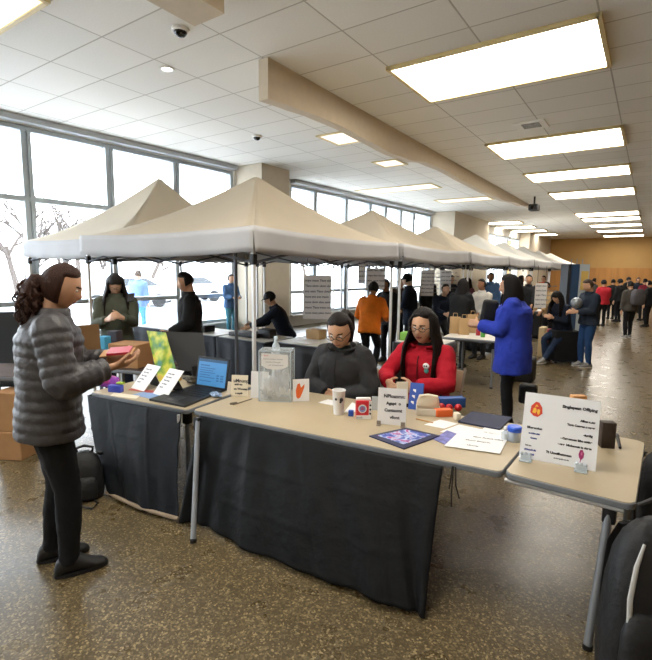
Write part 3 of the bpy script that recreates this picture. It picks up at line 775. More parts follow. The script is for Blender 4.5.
for x0_, dx, L_ in ((0, 0, .22), (.012, .03, .16), (-.006, -.01, .12)): st.tube([(x0_, 0, .70), (x0_ + dx * .3, -.01, .68 - L_ * .5), (x0_ + dx, -.005, .69 - L_)], .004, 5)
o = tag(st.build('hanging_strings', BLK, loc=(tabp(TB, 1.90, -.004, 0))), 'black strings dangling from the long table edge beside the cloth', 'string')
bgt = 'tables under the tents'
def skirted(x0, x1, y0, y1, label, H=.74, top=LAMW, cloth=DARK, sk=True, legs=True):
    r = table((x0, y0), 0, x1 - x0, y1 - y0, label, top, H, group=bgt)
    if sk:
        c = MB(); path = [(-.01, y1 - y0), (-.01, -.01), (x1 - x0 + .01, -.01), (x1 - x0 + .01, y1 - y0)]
        seg = [(path[i], path[i + 1]) for i in range(3)]; tot = sum((V((*b, 0)) - V((*a, 0))).length for a, b in seg)
        def fn(u, t):
            d = u * tot
            for a, b in seg:
                l = (V((*b, 0)) - V((*a, 0))).length
                if d <= l + 1e-6: break
                d -= l
            p = V((*a, 0)).lerp(V((*b, 0)), min(1, d / l)); dr = (V((*b, 0)) - V((*a, 0))).normalized(); nn = V((dr.y, -dr.x, 0))
            p += nn * (.012 + .018 * math.sin(u * tot * 21) * (.3 + t)); p.z = H - .012 - (H - .03) * t; return p
        c.grid(fn, int(tot * 40), 6)
        q = c.build('table_skirt', cloth, smooth=80, solid=.005, loc=(x0, y0, 0)); tag(q, 'dark skirt of the ' + label, 'tablecloth', 'skirts of the tables under the tents')
    return r
skirted(-7.4, -5.35, 4.85, 5.5, 'white topped table behind the dark jacketed man', cloth=mat('dark_navy_cloth', '#1d222b', .75, bump=.3, bscale=14))
skirted(-5.3, -4.35, 4.85, 5.5, 'white topped table in front of the person in the black cap', cloth=mat('dark_navy_cloth', '#1d222b', .75))
skirted(-4.3, -3.35, 5.0, 5.75, 'white topped table under the first hanging text poster', cloth=BLK)
skirted(-2.98, -2.3, 6.1, 6.75, 'small white topped table between the two seated women', cloth=BLK)
table((-2.60, 7.0), R(6), .85, 1.1, 'pale table carrying the brown paper bags, on thin legs', LAMW, .74, legs=((-.1, .06), (-.1, -.06), (.1, .06), (.1, -.06)), lr=.02, group=bgt)
skirted(-3.3, -2.2, 10.3, 11.0, 'pale table behind the woman in blue', cloth=BLK)
skirted(-3.4, -2.3, 13.3, 14.1, 'pale table left of the seated person in navy', cloth=BLK)
skirted(-3.4, -2.3, 17.0, 17.9, 'pale table far along the tent row', cloth=BLK)
def fchair(x, y, a, label):
    r = empty('folding_chair', (x, y, 0), a); tag(r, label, 'chair', 'folding chairs at the long table')
    M_ = mat('chair_metal', '#8f8a80', .4, metal=.4); B_ = mat('chair_beige', '#b7a68a', .6)
    MB().rbox((0, 0, .44), (.40, .40, .025), .01).build('seat', B_, r)
    MB().rbox((0, -.20, .76), (.40, .022, .20), .01).build('backrest', B_, r)
    for k in (-1, 1):
        MB().tube([(k * .215, .24, .0), (k * .215, -.05, .45), (k * .215, -.20, .88)], .012, 8).build('leg', M_, r)
        MB().tube([(k * .195, -.26, .0), (k * .195, .12, .44)], .012, 8).build('leg', M_, r)
# ------------------------------------------------------------------ things on the near tables
TZ = .7205
PAPER = mat('white_paper', '#e9e9ea', .6, var=.02); CARD = mat('cream_card', '#e6dcc6', .6)
INK = mat('ink_black', '#26262e', .7); INKB = mat('ink_blue', '#2b3d8a', .7); INKG = mat('ink_grey', '#6d6f78', .7)
CLEAR = mat('clear_acrylic', '#dfe6ea', .08, alpha_trans=.80, spec=.6)
CLEARE = mat('clear_acrylic_edge', '#c9d4dc', .1, alpha_trans=.35, spec=.6)
RED = mat('bright_red', '#c8202c', .5); BLUE = mat('bright_blue', '#1f4fb0', .5); ORG = mat('orange_card', '#e0662a', .6); NAVY = mat('navy_cloth', '#262d48', .7)
PURP = mat('purple_cloth', '#8d3fae', .6); YEL = mat('yellow', '#d8b43a', .6)
def board(name, label, cat, bl, right, up, w, h, t, m, lines=(), group=None, extra=None, radius=0.):
    """upright or leaning sheet: lower left corner, direction of its width and of its height; lines = (text, x, y, size, material index, align)"""
    r = V(right).normalized(); u = V(up); u = (u - r * u.dot(r)).normalized(); n = r.cross(u)
    b = MB(); vs = []
    vs = [r * a * w + u * c * h - n * d for d in (0, t) for a, c in ((0, 0), (1, 0), (1, 1), (0, 1))]
    b.add(vs, [(0, 1, 2, 3), (7, 6, 5, 4), (0, 4, 5, 1), (1, 5, 6, 2), (2, 6, 7, 3), (3, 7, 4, 0)])
    o = b.build(name, m, smooth=0, loc=bl)
    tag(o, label, cat, group)
    if lines:
        x = MB()
        for tx, lx, ly, sz, mi, al in lines: x.mi(mi).text(tx, r * lx * w + u * ly * h, r, u, sz, al, .0012, .0012)
        x.build('lettering', [INK, INKB, INKG, RED], o, smooth=0)
    return o, r, u, n
# --- big white sign on the right
o, r_, u_, n_ = board('sign_board', 'big white printed sign standing at an angle in clear clips on the right table', 'sign', (-0.527, 2.687, 0.728), (1.000, 0.080, 0.000), (-0.024, 0.335, 1.000), .372, .365, .004, mat('white_board', '#e4e6ea', .4),
    (('Singlepaan Offiping', .965, .835, 0.0218, 0, 'RIGHT'), ('Allhan a..mr', .95, .665, 0.0143, 0, 'RIGHT'), ('Tnat: Cumans n rspar', .95, .585, 0.0147, 0, 'RIGHT'), ('-iurtlig', .93, .465, 0.0160, 0, 'RIGHT'),
     ('- Carposocus Ethe attting', .93, .375, 0.0143, 0, 'RIGHT'), ('- ragr  Nlobasouts in ciaptn', .93, .285, 0.0143, 0, 'RIGHT'), ('Tt Ucosffhamnesn', .69, .135, 0.0168, 0, 'RIGHT'), ('ue siennop ttlaa nie sdn', .66, .075, 0.0076, 2, 'RIGHT'),
     ('Blhaparnion', .07, .455, 0.0160, 0, 'LEFT'), ('an tiehx ohit', .10, .375, 0.0109, 1, 'LEFT'), ('Crnagn', .13, .305, 0.0109, 1, 'LEFT'), ('Rnt: ern', .07, .19, 0.0092, 2, 'LEFT'), ('oMnanrlt dit', .06, .125, 0.0118, 1, 'LEFT'), ('uer on Poll', .07, .06, 0.0109, 1, 'LEFT')))
lg = MB(); P_ = lambda a, c, d=.0015: r_ * a * .372 + u_ * c * .365 + n_ * d
def patch(mb, pts, d): mb.add([P_(a, c, d) for a, c in pts], [tuple(range(len(pts)))])
patch(lg, [(.09, .70), (.10, .80), (.16, .87), (.205, .86), (.25, .79), (.26, .70), (.20, .64), (.14, .65)], .0016)
lg.mi(1); patch(lg, [(.12, .70), (.135, .77), (.165, .78), (.18, .73), (.165, .69)], .0022); patch(lg, [(.185, .71), (.19, .76), (.225, .75), (.22, .69), (.20, .67)], .0022); patch(lg, [(.15, .79), (.17, .83), (.20, .80)], .0022)
lg.build('house_logo', [mat('logo_red', '#d23b25', .5), mat('logo_yellow', '#f0b93a', .5)], o, smooth=0); lg = MB()
lg.mi(0); patch(lg, [(.775, .20), (.79, .26), (.82, .27), (.845, .22), (.84, .16), (.81, .12), (.805, .06), (.795, .06), (.80, .13), (.785, .15)], .0016)
lg.mi(1); patch(lg, [(.80, .20), (.81, .24), (.825, .23), (.82, .18)], .0022)
lg.build('round_logo', [mat('logo_magenta', '#a02a6a', .5), mat('logo_pink', '#d06a9a', .5)], o, smooth=0)
for px_, lb in ((.10, 'small clear clip stand under the left foot of the big sign'), (.82, 'small clear clip stand under the right foot of the big sign')):
    c = MB(); b0 = V((-0.527, 2.687, 0.728)) + r_ * px_ * .372
    b0.z = TZ; a_ = math.atan2(r_.y, r_.x)
    c.rbox((0, -.004, .003), (.062, .085, .006), .002, 1); c.rbox((0, -.020, .02), (.055, .006, .034), .002, 1); c.rbox((0, .028, .024), (.055, .006, .045), .002, 1)
    for q in (-.02, .0, .02): c.ell((q, -.018, .038), (.010, .008, .010), None, 8, 6)
    tag(c.build('clip_stand', CLEARE, loc=b0, rotz=a_), lb, 'clip', 'clear clips of the big sign')
# --- behind / beside the big sign
def boxthing(name, label, cat, p, size, m, a=0., lift=0., bevel=.003, group=None):
    b = MB().rbox((0, 0, size[2] / 2), size, bevel, 2).build(name, m, loc=(p[0], p[1], .7205 + lift), rotz=a); return tag(b, label, cat, group)
boxthing('cork_block', 'orange brown wooden block showing over the top of the big sign', 'block', (-0.316, 3.263, 0.720), (.085, .05, .27), mat('orange_wood', '#c9925a', .6, var=.1), 0.6012)
boxthing('wallet_box', 'dark brown box standing right behind the big white sign', 'box', (-0.141, 3.181, 0.720), (.075, .06, .155), mat('dark_brown_leather', '#3b302a', .6, bump=.3), 0.4038)
p_ = MB(); p_.tube([(-0.099, 3.444, 0.727), (-0.070, 3.191, 0.727)], [.011, .008], 8); tag(p_.build('marker_pen', BLK), 'black marker lying on the table right of the big sign', 'pen')
# --- papers on the right part of the long table
def flat(name, label, cat, pts, m, z=TZ, t=.0015, lines=(), group=None, extra=None):
    c = V((sum(p[0] for p in pts) / len(pts), sum(p[1] for p in pts) / len(pts), z))
    b = MB().prism([(p[0] - c.x, p[1] - c.y) for p in pts], 0, t).build(name, m, smooth=0, loc=c); tag(b, label, cat, group)
    if lines:
        bl, br, tl = V((*pts[0][:2], z)), V((*pts[1][:2], z)), V((*pts[-1][:2], z)); rr, uu = br - bl, tl - bl; x = MB()
        for tx, lx, ly, sz, mi, al in lines: x.mi(mi).text(tx, bl + rr * lx + uu * ly + V((0, 0, t)) - c, rr, uu - rr.normalized() * uu.dot(rr.normalized()), sz, al, .0008, .0008)
        x.build('lettering', [INK, INKB, INKG, RED], b, smooth=0)
    return b
mg = flat('magazine', 'colourful glossy magazine with a dark blue border lying near the table front edge', 'magazine', [(-1.369, 2.485, 0.720), (-1.100, 2.418, 0.720), (-1.010, 2.751, 0.720), (-1.247, 2.761, 0.720)], mat('magazine_navy', '#1d2550', .3), t=.008)
bpy.context.view_layer.update()
mm = bpy.data.materials.new('magazine_art'); mm.use_nodes = True
N_ = mm.node_tree.nodes; L_ = mm.node_tree.links; tcn = N_.new('ShaderNodeTexCoord'); nzn = N_.new('ShaderNodeTexNoise'); nzn.inputs['Scale'].default_value = 13; nzn.inputs['Detail'].default_value = 3; nzn.inputs['Distortion'].default_value = 1.2
rpn = N_.new('ShaderNodeValToRGB'); L_.new(tcn.outputs['Object'], nzn.inputs['Vector']); L_.new(nzn.outputs['Fac'], rpn.inputs[0]); L_.new(rpn.outputs[0], N_['Principled BSDF'].inputs['Base Color'])
rpn.color_ramp.elements[0].position = .32; rpn.color_ramp.elements[0].color = (*lin('#2a3f9a'), 1); rpn.color_ramp.elements[1].position = .72; rpn.color_ramp.elements[1].color = (*lin('#f1d9ee'), 1)
for pz, cc in ((.44, '#4a63c0'), (.52, '#c9dcf0'), (.58, '#c2368f'), (.64, '#5a2f9c')): q = rpn.color_ramp.elements.new(pz); q.color = (*lin(cc), 1)
N_['Principled BSDF'].inputs['Roughness'].default_value = .3
cc = mg.location; pl = [V((-1.329, 2.515, 0.720)), V((-1.127, 2.476, 0.720)), V((-1.059, 2.725, 0.720)), V((-1.230, 2.725, 0.720))]
MB().prism([(p.x - cc.x, p.y - cc.y) for p in pl], .008, .0092).build('cover_art', mm, mg, smooth=0)
flat('leaflet', 'small purple and white leaflet lying beside the glossy magazine', 'leaflet', [(-1.025, 2.674, 0.720), (-0.920, 2.628, 0.720), (-0.909, 2.847, 0.720), (-1.014, 2.885, 0.720)], mat('leaflet_violet', '#6a6fb4', .4, var=.5, vscale=22), z=TZ + .0022)
flat('paper_sheet', 'blank white sheet lying behind the leaflet on the long table', 'paper', [(-1.044, 2.839, 0.720), (-0.840, 2.811, 0.720), (-0.797, 3.046, 0.720), (-0.991, 3.051, 0.720)], PAPER, z=TZ)
flat('paper_sheet', 'white sheet with small black print lying right of the long table, under the folder', 'paper', [(-0.815, 2.829, 0.720), (-0.653, 2.825, 0.720), (-0.659, 3.124, 0.720), (-0.835, 3.090, 0.720)], PAPER, z=TZ + .0018, lines=(('m. usetl Ppuna', .12, .62, .024, 0, 'LEFT'), ('ucan ettla', .2, .35, .018, 0, 'LEFT')))
flat('paper_sheet', 'big white sheet with printed lines lying nearest the table seam', 'paper', [(-0.928, 2.602, 0.720), (-0.626, 2.674, 0.720), (-0.657, 3.011, 0.720), (-0.940, 2.940, 0.720)], PAPER, z=TZ + .0042, t=.0025, lines=(('Mou Anant iolhe', .34, .66, .026, 0, 'LEFT'), ('Mntur Jlnaprsu', .26, .44, .024, 0, 'LEFT'), ('Ulnmtp', .36, .18, .022, 0, 'LEFT')))
flat('folder', 'dark navy folder lying flat near the back of the long table', 'folder', [(-1.011, 3.088, 0.720), (-0.733, 3.093, 0.720), (-0.731, 3.406, 0.720), (-1.005, 3.376, 0.720)], NAVY, z=TZ, t=.012)
flat('paper_sheet', 'small white slip lying in front of the orange carton', 'paper', [(-1.183, 2.908, 0.720), (-1.044, 2.911, 0.720), (-1.004, 3.067, 0.720), (-1.135, 3.077, 0.720)], PAPER)
p_ = MB(); p_.tube([(-1.275, 2.985, 0.724), (-1.145, 2.973, 0.724)], .005, 8); tag(p_.build('pencil', mat('pencil_wood', '#b98a55', .5)), 'thin wooden pencil lying in front of the cream card box', 'pencil')
# jar with blue lid
r = empty('jar', (-0.614, 2.954, 0.720)); tag(r, 'clear plastic jar with a bright blue lid left of the big sign', 'jar')
MB().lathe((0, 0, 0), [(.034, 0), (.038, .008), (.038, .055), (.030, .066)]).build('jar_body', CLEARE, r)
MB().lathe((0, 0, 0), [(.041, .064), (.043, .07), (.043, .088), (.036, .095), (.012, .098)]).build('lid', mat('lid_blue', '#2a5bd0', .4), r)
MB().ell((0, 0, .028), (.026, .026, .024)).build('filling', BLUE, r)
r = empty('spray_bottle', (-0.664, 2.939, 0.720)); tag(r, 'small clear bottle left of the jar with the blue lid', 'bottle')
MB().lathe((0, 0, 0), [(.02, 0), (.022, .006), (.022, .045), (.009, .06), (.009, .07)]).build('bottle_body', CLEARE, r)
MB().cyl((0, 0, .07), (0, 0, .085), .011).build('cap', PAPER, r)
# --- middle group
o, r_, u_, n_ = board('table_sign', 'white handwritten table sign standing in front of the woman in red', 'sign', (-1.443, 2.726, 0.724), (0.913, 0.384, 0.000), (-0.030, 0.149, 1.000), .19, .245, .004, PAPER,
    (('NPloanmn:', .20, .74, .032, 0, 'LEFT'), ('Agapt  o', .30, .55, .028, 0, 'LEFT'), ('Cuntuomt', .24, .36, .028, 0, 'LEFT'), ('vllont', .44, .17, .028, 0, 'LEFT')))
for q, lb in ((.06, 'small clear clip at the left foot of the handwritten sign'), (.84, 'small clear clip at the right foot of the handwritten sign')):
    c = MB(); b0 = V((-1.443, 2.726, 0.724)) + r_ * q * .205; b0.z = TZ
    c.rbox((0, 0, .003), (.03, .07, .006), .002, 1); c.rbox((0, -.017, .018), (.028, .005, .03), .002, 1); c.rbox((0, .022, .018), (.028, .005, .03), .002, 1)
    tag(c.build('clip_stand', mat('brown_clip', '#9c8f82', .3, alpha_trans=.25), loc=b0, rotz=math.atan2(r_.y, r_.x)), lb, 'clip', 'clips of the handwritten sign')
r = empty('snack_carton', (-1.590, 2.792, 0.720), 0.6512); tag(r, 'red and white snack carton with a round badge between cup and handwritten sign', 'carton')
c = MB(); c.rbox((0, 0, .065), (.105, .06, .13), .004); c.build('carton_body', mat('carton_red', '#c9232f', .4), r)
c = MB(); c.bb(-.054, .054, -.032, -.0301, .0, .028); c.bb(.035, .054, -.0318, -.0301, .0, .13); c.rbox((0, 0, .133), (.104, .03, .03), .008); c.build('white_panel', PAPER, r, smooth=0)
c = MB(); c.tube([(-.01, -.0305, .075), (-.01, -.033, .075)], .030, 24); c.mi(1).tube([(-.01, -.0332, .075), (-.01, -.0342, .075)], .022, 24); c.mi(2).bb(-.022, .002, -.036, -.0343, .070, .078); c.bb(-.018, -.002, -.036, -.0343, .082, .087)
c.build('badge', [PAPER, mat('badge_blue', '#7e93cf', .5), RED], r, smooth=30)
c = MB()
for z in (.03, .06, .09): c.tube([(.045, -.032, z + .01), (.045, -.034, z + .01)], .007, 12)
c.text('Jooch', V((-.05, -.0335, .008)), (1, 0, 0), (0, 0, 1), .018); c.build('printed_marks', INK, r, smooth=0)
boxthing('toy_block', 'small bright blue block between the white cup and the red carton', 'block', (-1.683, 2.781, 0.720), (.035, .035, .04), BLUE, 0.4038)
boxthing('card_holder', 'white card holder half hidden behind the handwritten sign', 'holder', (-1.615, 3.013, 0.720), (.05, .03, .10), CLEARE, 0.6012)
r = empty('paper_cup', (-1.779, 2.766, 0.720)); tag(r, 'tall white paper cup with black spots near the grey jacketed woman', 'cup')
MB().lathe((0, 0, 0), [(.036, 0), (.037, .004), (.047, .168), (.050, .172), (.050, .178), (.047, .180), (.045, .174), (.034, .006)], 28).build('cup_body', PAPER, r)
c = MB(); vd = V((0.566, -0.825, 0.000))
for a, z, s1 in ((-.5, .118, .009), (.42, .115, .014), (.28, .098, .008)):
    d = (Matrix.Rotation(a, 3, 'Z') @ vd); c.ell(d * .0425 + V((0, 0, z)), (s1, s1, s1 * 1.05), None, 10, 8)
c.build('printed_spots', INK, r)
for pts, lb in (([(-2.062, 2.909, 0.720), (-1.917, 2.916, 0.720), (-1.919, 3.017, 0.720), (-2.048, 3.026, 0.720)], 'white paper slip left of the paper cup'), ([(-1.761, 2.811, 0.720), (-1.621, 2.977, 0.720), (-1.850, 3.069, 0.720)], 'folded white napkin right behind the paper cup')):
    flat('paper_slip', lb, 'paper', pts, PAPER, t=.004)
o, *_ = board('box_packet', 'blue packet with white windows held on the table before the woman in red', 'packet', (-1.425, 3.179, 0.722), (0.940, 0.220, 0.000), (0.147, 0.404, 1.000), .10, .20, .03, mat('packet_blue', '#2a50a8', .45))
w_ = MB()
for i in range(3): w_.box(V((0, 0, 0)) + _[0] * (.028 + .004 * i) + _[1] * (.05 + .045 * i) + _[2] * .001, (.022, .003, .022))
w_.build('white_window', PAPER, o, smooth=0)
board('white_cloth_card', 'white card leaning against the blue packet', 'card', (-1.548, 3.244, 0.724), (0.686, 0.592, 0.000), (0.175, 0.363, 1.000), .09, .17, .004, CARD)
r = empty('card_box', (-1.257, 3.156, 0.720), 0.4523); tag(r, 'open cream card box with a domed lid in front of the woman in red', 'box')
c = MB(); c.bb(-.085, .085, -.055, .055, 0, .006); c.bb(-.085, .085, -.055, -.050, 0, .05); c.bb(-.085, .085, .05, .055, 0, .05); c.bb(-.085, -.08, -.055, .055, 0, .05); c.bb(.08, .085, -.055, .055, 0, .05); c.build('tray', mat('white_cardboard', '#e3ddd0', .6), r, smooth=0)
c = MB(); c.tube([(-.072, .045, .05), (-.07, .03, .085), (-.06, .02, .125), (-.0, .015, .135), (.06, .02, .125), (.068, .03, .085), (.072, .045, .05)], (.012), 8); c.rbox((0, .03, .085), (.14, .035, .085), .016); c.build('lid', CARD, r)
boxthing('orange_carton', 'bright orange carton lying behind the white slip', 'carton', (-1.151, 3.178, 0.720), (.12, .06, .05), ORG, 0.7501)
boxthing('wood_block', 'small cream block at the right end of the orange carton', 'block', (-1.039, 3.148, 0.720), (.035, .05, .05), CARD, 0.7501)
boxthing('blue_tub', 'long blue box lying behind the red balls', 'box', (-1.190, 3.428, 0.720), (.22, .07, .075), mat('tub_blue', '#28569e', .5), 0.7501)
for i, (p, lb) in enumerate((((-1.208, 3.286, 0.720), 'red ball at the left of the three by the blue box'), ((-1.151, 3.298, 0.720), 'red ball in the middle of the three by the blue box'), ((-1.097, 3.338, 0.720), 'red ball at the right of the three by the blue box'))):
    b = MB().ell((0, 0, .030), .028).build('ball', mat('ball_red', '#b91f26', .35), loc=(p[0], p[1], .7205 + .0)); tag(b, lb, 'ball', 'red balls by the blue box')
# --- acrylic ballot box and its neighbours
p = V((-2.390, 2.803, 0.720)); A = 0.5015
r = empty('acrylic_box', p, A); tag(r, 'tall clear acrylic box with a white label on its front', 'display box')
w2, d2, h2 = .125, .085, .40
for nme, bx in (('front_panel', (-w2, w2, -d2, -d2 + .005, .0, h2)), ('back_panel', (-w2, w2, d2 - .005, d2, .0, h2)), ('side_panel', (-w2, -w2 + .005, -d2, d2, .0, h2)), ('side_panel', (w2 - .005, w2, -d2, d2, .0, h2)), ('base_panel', (-w2, w2, -d2, d2, 0, .006)), ('top_panel', (-w2, w2, -d2, d2, h2 - .005, h2))):
    MB().bb(*bx).build(nme, CLEAR, r, smooth=0)
e = MB()
for x in (-w2, w2):
    for y in (-d2, d2): e.box((x, y, h2 / 2), (.008, .008, h2))
for z in (.003, h2):
    for y in (-d2, d2): e.box((0, y, z), (w2 * 2, .008, .008))
    for x in (-w2, w2): e.box((x, 0, z), (.008, d2 * 2, .008))
e.build('edge_strip', CLEARE, r, smooth=0)
l = MB(); l.add([V(q) for q in ((-.105, -d2 - .002, .285), (-.06, -d2 - .002, .262), (.0, -d2 - .002, .255), (.06, -d2 - .002, .262), (.105, -d2 - .002, .285), (.105, -d2 - .002, .375), (-.105, -d2 - .002, .385))], [(0, 1, 2, 3, 4, 5, 6)])
lo = l.build('front_label', PAPER, r, smooth=0)
l = MB(); l.mi(1).text('Suiur', (-.085, -d2 - .003, .362), (1, 0, 0), (0, 0, 1), .017); l.mi(0)
for k, tx in enumerate(('Daunle onstnae d aionp', 'hanmel uf tecsapn', 'orf  Oneaule elum')): l.text(tx, (-.09 + .02 * k, -d2 - .003, .335 - .024 * k), (1, 0, 0), (0, 0, 1), .016)
l.build('lettering', [INKG, RED], lo, smooth=0)
def crumple(name, label, cat, p, size, m, seed, group=None):
    b = MB(); b.ell((0, 0, size[2] / 2), 1, None, 22, 16, fn=lambda d: V((d.x * size[0] / 2, d.y * size[1] / 2, d.z * size[2] / 2)) * (1 + .45 * noise.noise(d * 2.6 + V((seed, 0, 0)))))
    zmin = min(q[2] for q in b.v); b.v = [(x, y, z - zmin) for x, y, z in b.v]
    return tag(b.build(name, m, smooth=30, loc=p), label, cat, group)
BAGM = mat('clear_bag', '#e6e6e8', .2, alpha_trans=.55, bump=.6, bscale=30)
crumple('plastic_bag', 'crumpled clear plastic bag inside the acrylic box', 'bag', V((p.x, p.y, .7205 + .008)) + V((0.025, 0.017, 0.000)), (.14, .12, .24), BAGM, 3)
bb_ = crumple('paper_scraps', 'crumpled white papers at the left inside the acrylic box', 'paper', V((p.x, p.y, .7205 + .008)) + V((-0.058, -0.040, 0.000)), (.09, .11, .16), PAPER, 8)
r = empty('water_bottle', V((p.x, p.y, .7205)) + V((-0.144, 0.156, 0.000))); tag(r, 'clear water bottle with a pale cap behind the acrylic box', 'bottle')
MB().lathe((0, 0, 0), [(.034, 0), (.037, .01), (.037, .36), (.030, .40), (.014, .43), (.014, .45)]).build('bottle_body', CLEARE, r); MB().cyl((0, 0, .45), (0, 0, .475), .017).build('cap', mat('cap_pale', '#c9d8e2', .4), r)
board('paper_sign', 'plain white leaflet standing left of the acrylic box', 'leaflet', (-2.570, 2.688, 0.724), (0.893, 0.431, 0.000), (-0.051, 0.110, 1.000), .145, .215, .003, PAPER, (('.. ue', .55, .55, .022, 2, 'LEFT'), ('snoad', .5, .3, .018, 2, 'LEFT'), ('olt', .65, .18, .016, 0, 'LEFT')))
board('paper_sign', 'cream leaflet with bold black heading standing right of the open laptop', 'leaflet', (-2.738, 2.637, 0.724), (0.865, 0.472, 0.000), (-0.008, 0.189, 1.000), .135, .17, .006, CARD, (('uMnuop', .12, .66, .038, 0, 'LEFT'), ('anltl tau', .2, .52, .02, 0, 'LEFT'), ('on Wuouap', .16, .30, .023, 0, 'LEFT'), ('u anplls', .26, .10, .02, 0, 'LEFT')))
o, r_, u_, n_ = board('flame_card', 'white card with an orange flame shape standing right of the acrylic box', 'card', (-2.227, 2.803, 0.724), (0.667, 0.724, 0.000), (-0.043, 0.116, 1.000), .13, .175, .003, PAPER)
c = MB(); q = lambda a, b: r_ * a * .13 + u_ * b * .175 + n_ * .001
c.add([q(*t) for t in ((.2, .22), (.3, .12), (.44, .18), (.58, .4), (.7, .62), (.72, .78), (.5, .62), (.42, .82), (.28, .78), (.18, .5))], [tuple(range(10))]); c.build('flame', ORG, o, smooth=0)
crumple('tissue', 'crumpled blue and white wrapper beside the cream leaflet', 'wrapper', (-2.821, 2.552, 0.720), (.11, .07, .04), mat('wrapper_blue', '#8fa7c8', .4, var=.6, vscale=40), 5)
crumple('tissue', 'crumpled pale peach tissue right of the laptop screen', 'tissue', (-2.982, 2.710, 0.720), (.07, .06, .055), mat('peach', '#dcc0ac', .7), 6)
p_ = MB(); p_.tube([(-2.537, 2.463, 0.725), (-2.538, 2.671, 0.725)], .004, 8); p_.tube([(-2.569, 2.463, 0.727), (-2.546, 2.514, 0.727)], .009, 8); tag(p_.build('pen', mat('pen_grey', '#6b6258', .4)), 'grey pen lying in front of the cream leaflet', 'pen')
# --- left table
def laptop():
    r = empty('laptop', (-3.111, 2.529, 0.720), 0); tag(r, 'open black laptop with a lit blue screen on the left table', 'laptop')
    c = V((-3.111, 2.529, 0.720)); P = [V(p) - c for p in ((-3.147, 2.161, 0.720), (-2.774, 2.206, 0.720), (-2.897, 2.733, 0.720), (-3.232, 2.695, 0.720))]
    b = MB(); b.prism([(p.x, p.y) for p in P], 0, .018); b.build('base', mat('laptop_black', '#1a1c20', .45), r, smooth=0, bevel=.003)
    kb = MB(); f, g, h_, i = P
    def q(a, b_): return (f.lerp(g, a)).lerp(i.lerp(h_, a), b_)
    for rr in range(5):
        for cc in range(12):
            k = [q(.08 + cc * .07, .42 + rr * .1), q(.08 + cc * .07 + .058, .42 + rr * .1), q(.08 + cc * .07 + .058, .42 + rr * .1 + .08), q(.08 + cc * .07, .42 + rr * .1 + .08)]
            kb.prism([(p.x, p.y) for p in k], .018, .0205)
    kb.build('keyboard', mat('key_black', '#101114', .5), r, smooth=0)
    tp = [q(.35, .1), q(.65, .1), q(.65, .33), q(.35, .33)]; MB().prism([(p.x, p.y) for p in tp], .018, .0188).build('touchpad', mat('pad_grey', '#2c2e33', .3), r, smooth=0)
    a, b2 = V((-3.184, 2.644, 0.738)) - c, V((-2.847, 2.686, 0.738)) - c; rr = (b2 - a); w = rr.length; rr.normalize(); up = V((0.089, 0.206, 1.000)); up = (up - rr * up.dot(rr)).normalized(); n = rr.cross(up); H_ = .262
    def slab(x0, x1, y0, y1, d0, d1, m, name, par):
        vs = [a + rr * x * w + up * y * H_ + n * d for d in (d0, d1) for x, y in ((x0, y0), (x1, y0), (x1, y1), (x0, y1))]
        return MB().add(vs, [(3, 2, 1, 0), (4, 5, 6, 7), (0, 1, 5, 4), (1, 2, 6, 5), (2, 3, 7, 6), (3, 0, 4, 7)]).build(name, m, par, smooth=0)
    l = slab(0, 1, 0, 1, -.012, 0, mat('laptop_black', '#1a1c20', .45), 'lid', r)
    slab(.05, .95, .07, .93, 0, .0008, mat('screen_blue', '#3b72a4', .3, emit=.22, ecol='#4f93cc'), 'screen', l)
    slab(.05, .95, .84, .93, .0008, .0012, mat('screen_bar', '#23425f', .3, emit=.3, ecol='#2b4f72'), 'screen_bar', l)
    for x0, x1, y0, y1 in ((.12, .5, .70, .76), (.12, .6, .62, .65), (.12, .55, .55, .58), (.12, .6, .48, .51), (.12, .45, .40, .43), (.12, .6, .32, .35), (.66, .90, .40, .45), (.66, .90, .32, .37), (.66, .90, .24, .29), (.66, .90, .16, .21), (.12, .5, .2, .23)):
        pass
    t = MB()
    for x0, x1, y0, y1 in ((.12, .42, .70, .745), (.12, .6, .62, .65), (.12, .55, .55, .575), (.12, .6, .48, .505), (.12, .45, .40, .425), (.12, .6, .32, .345), (.66, .74, .40, .45), (.78, .88, .40, .45), (.66, .74, .32, .37), (.78, .88, .32, .37), (.66, .74, .24, .29), (.78, .88, .24, .29), (.12, .5, .2, .23)):
        vs = [a + rr * x * w + up * y * H_ + n * .0016 for x, y in ((x0, y0), (x1, y0), (x1, y1), (x0, y1))]; t.add(vs, [(0, 1, 2, 3)])
    t.build('screen_text', mat('screen_text', '#23507a', .4, emit=.35, ecol='#2a5c8c'), l, smooth=0)
laptop()
mc = V((-3.486, 2.838, 0.720)); r = empty('monitor', mc); tag(r, 'black monitor seen from behind, tilted, next to the yellow green poster', 'monitor')
pts = [V((-3.825, 2.785, 1.152)) - mc, V((-3.555, 3.064, 1.127)) - mc, V((-3.347, 2.935, 0.789)) - mc, V((-3.523, 2.767, 0.804)) - mc]
nn = (pts[1] - pts[0]).cross(pts[3] - pts[0]).normalized()
MB().add([p + nn * d for d in (0, .022) for p in pts], [(0, 1, 2, 3), (7, 6, 5, 4), (0, 4, 5, 1), (1, 5, 6, 2), (2, 6, 7, 3), (3, 7, 4, 0)]).build('panel_back', mat('monitor_grey', '#17191c', .5, spec=.25, bump=.05), r, smooth=0, bevel=.004)
mid = (pts[2] + pts[3]) / 2
s_ = MB(); s_.tube([mid + V((0, 0, .05)), V((mid.x, mid.y, .01))], .022, 10); s_.rbox((mid.x, mid.y, .008), (.18, .14, .014), .004); s_.build('stand', BLK, r)
pa = mat('poster_art', '#a9c23a', .5)
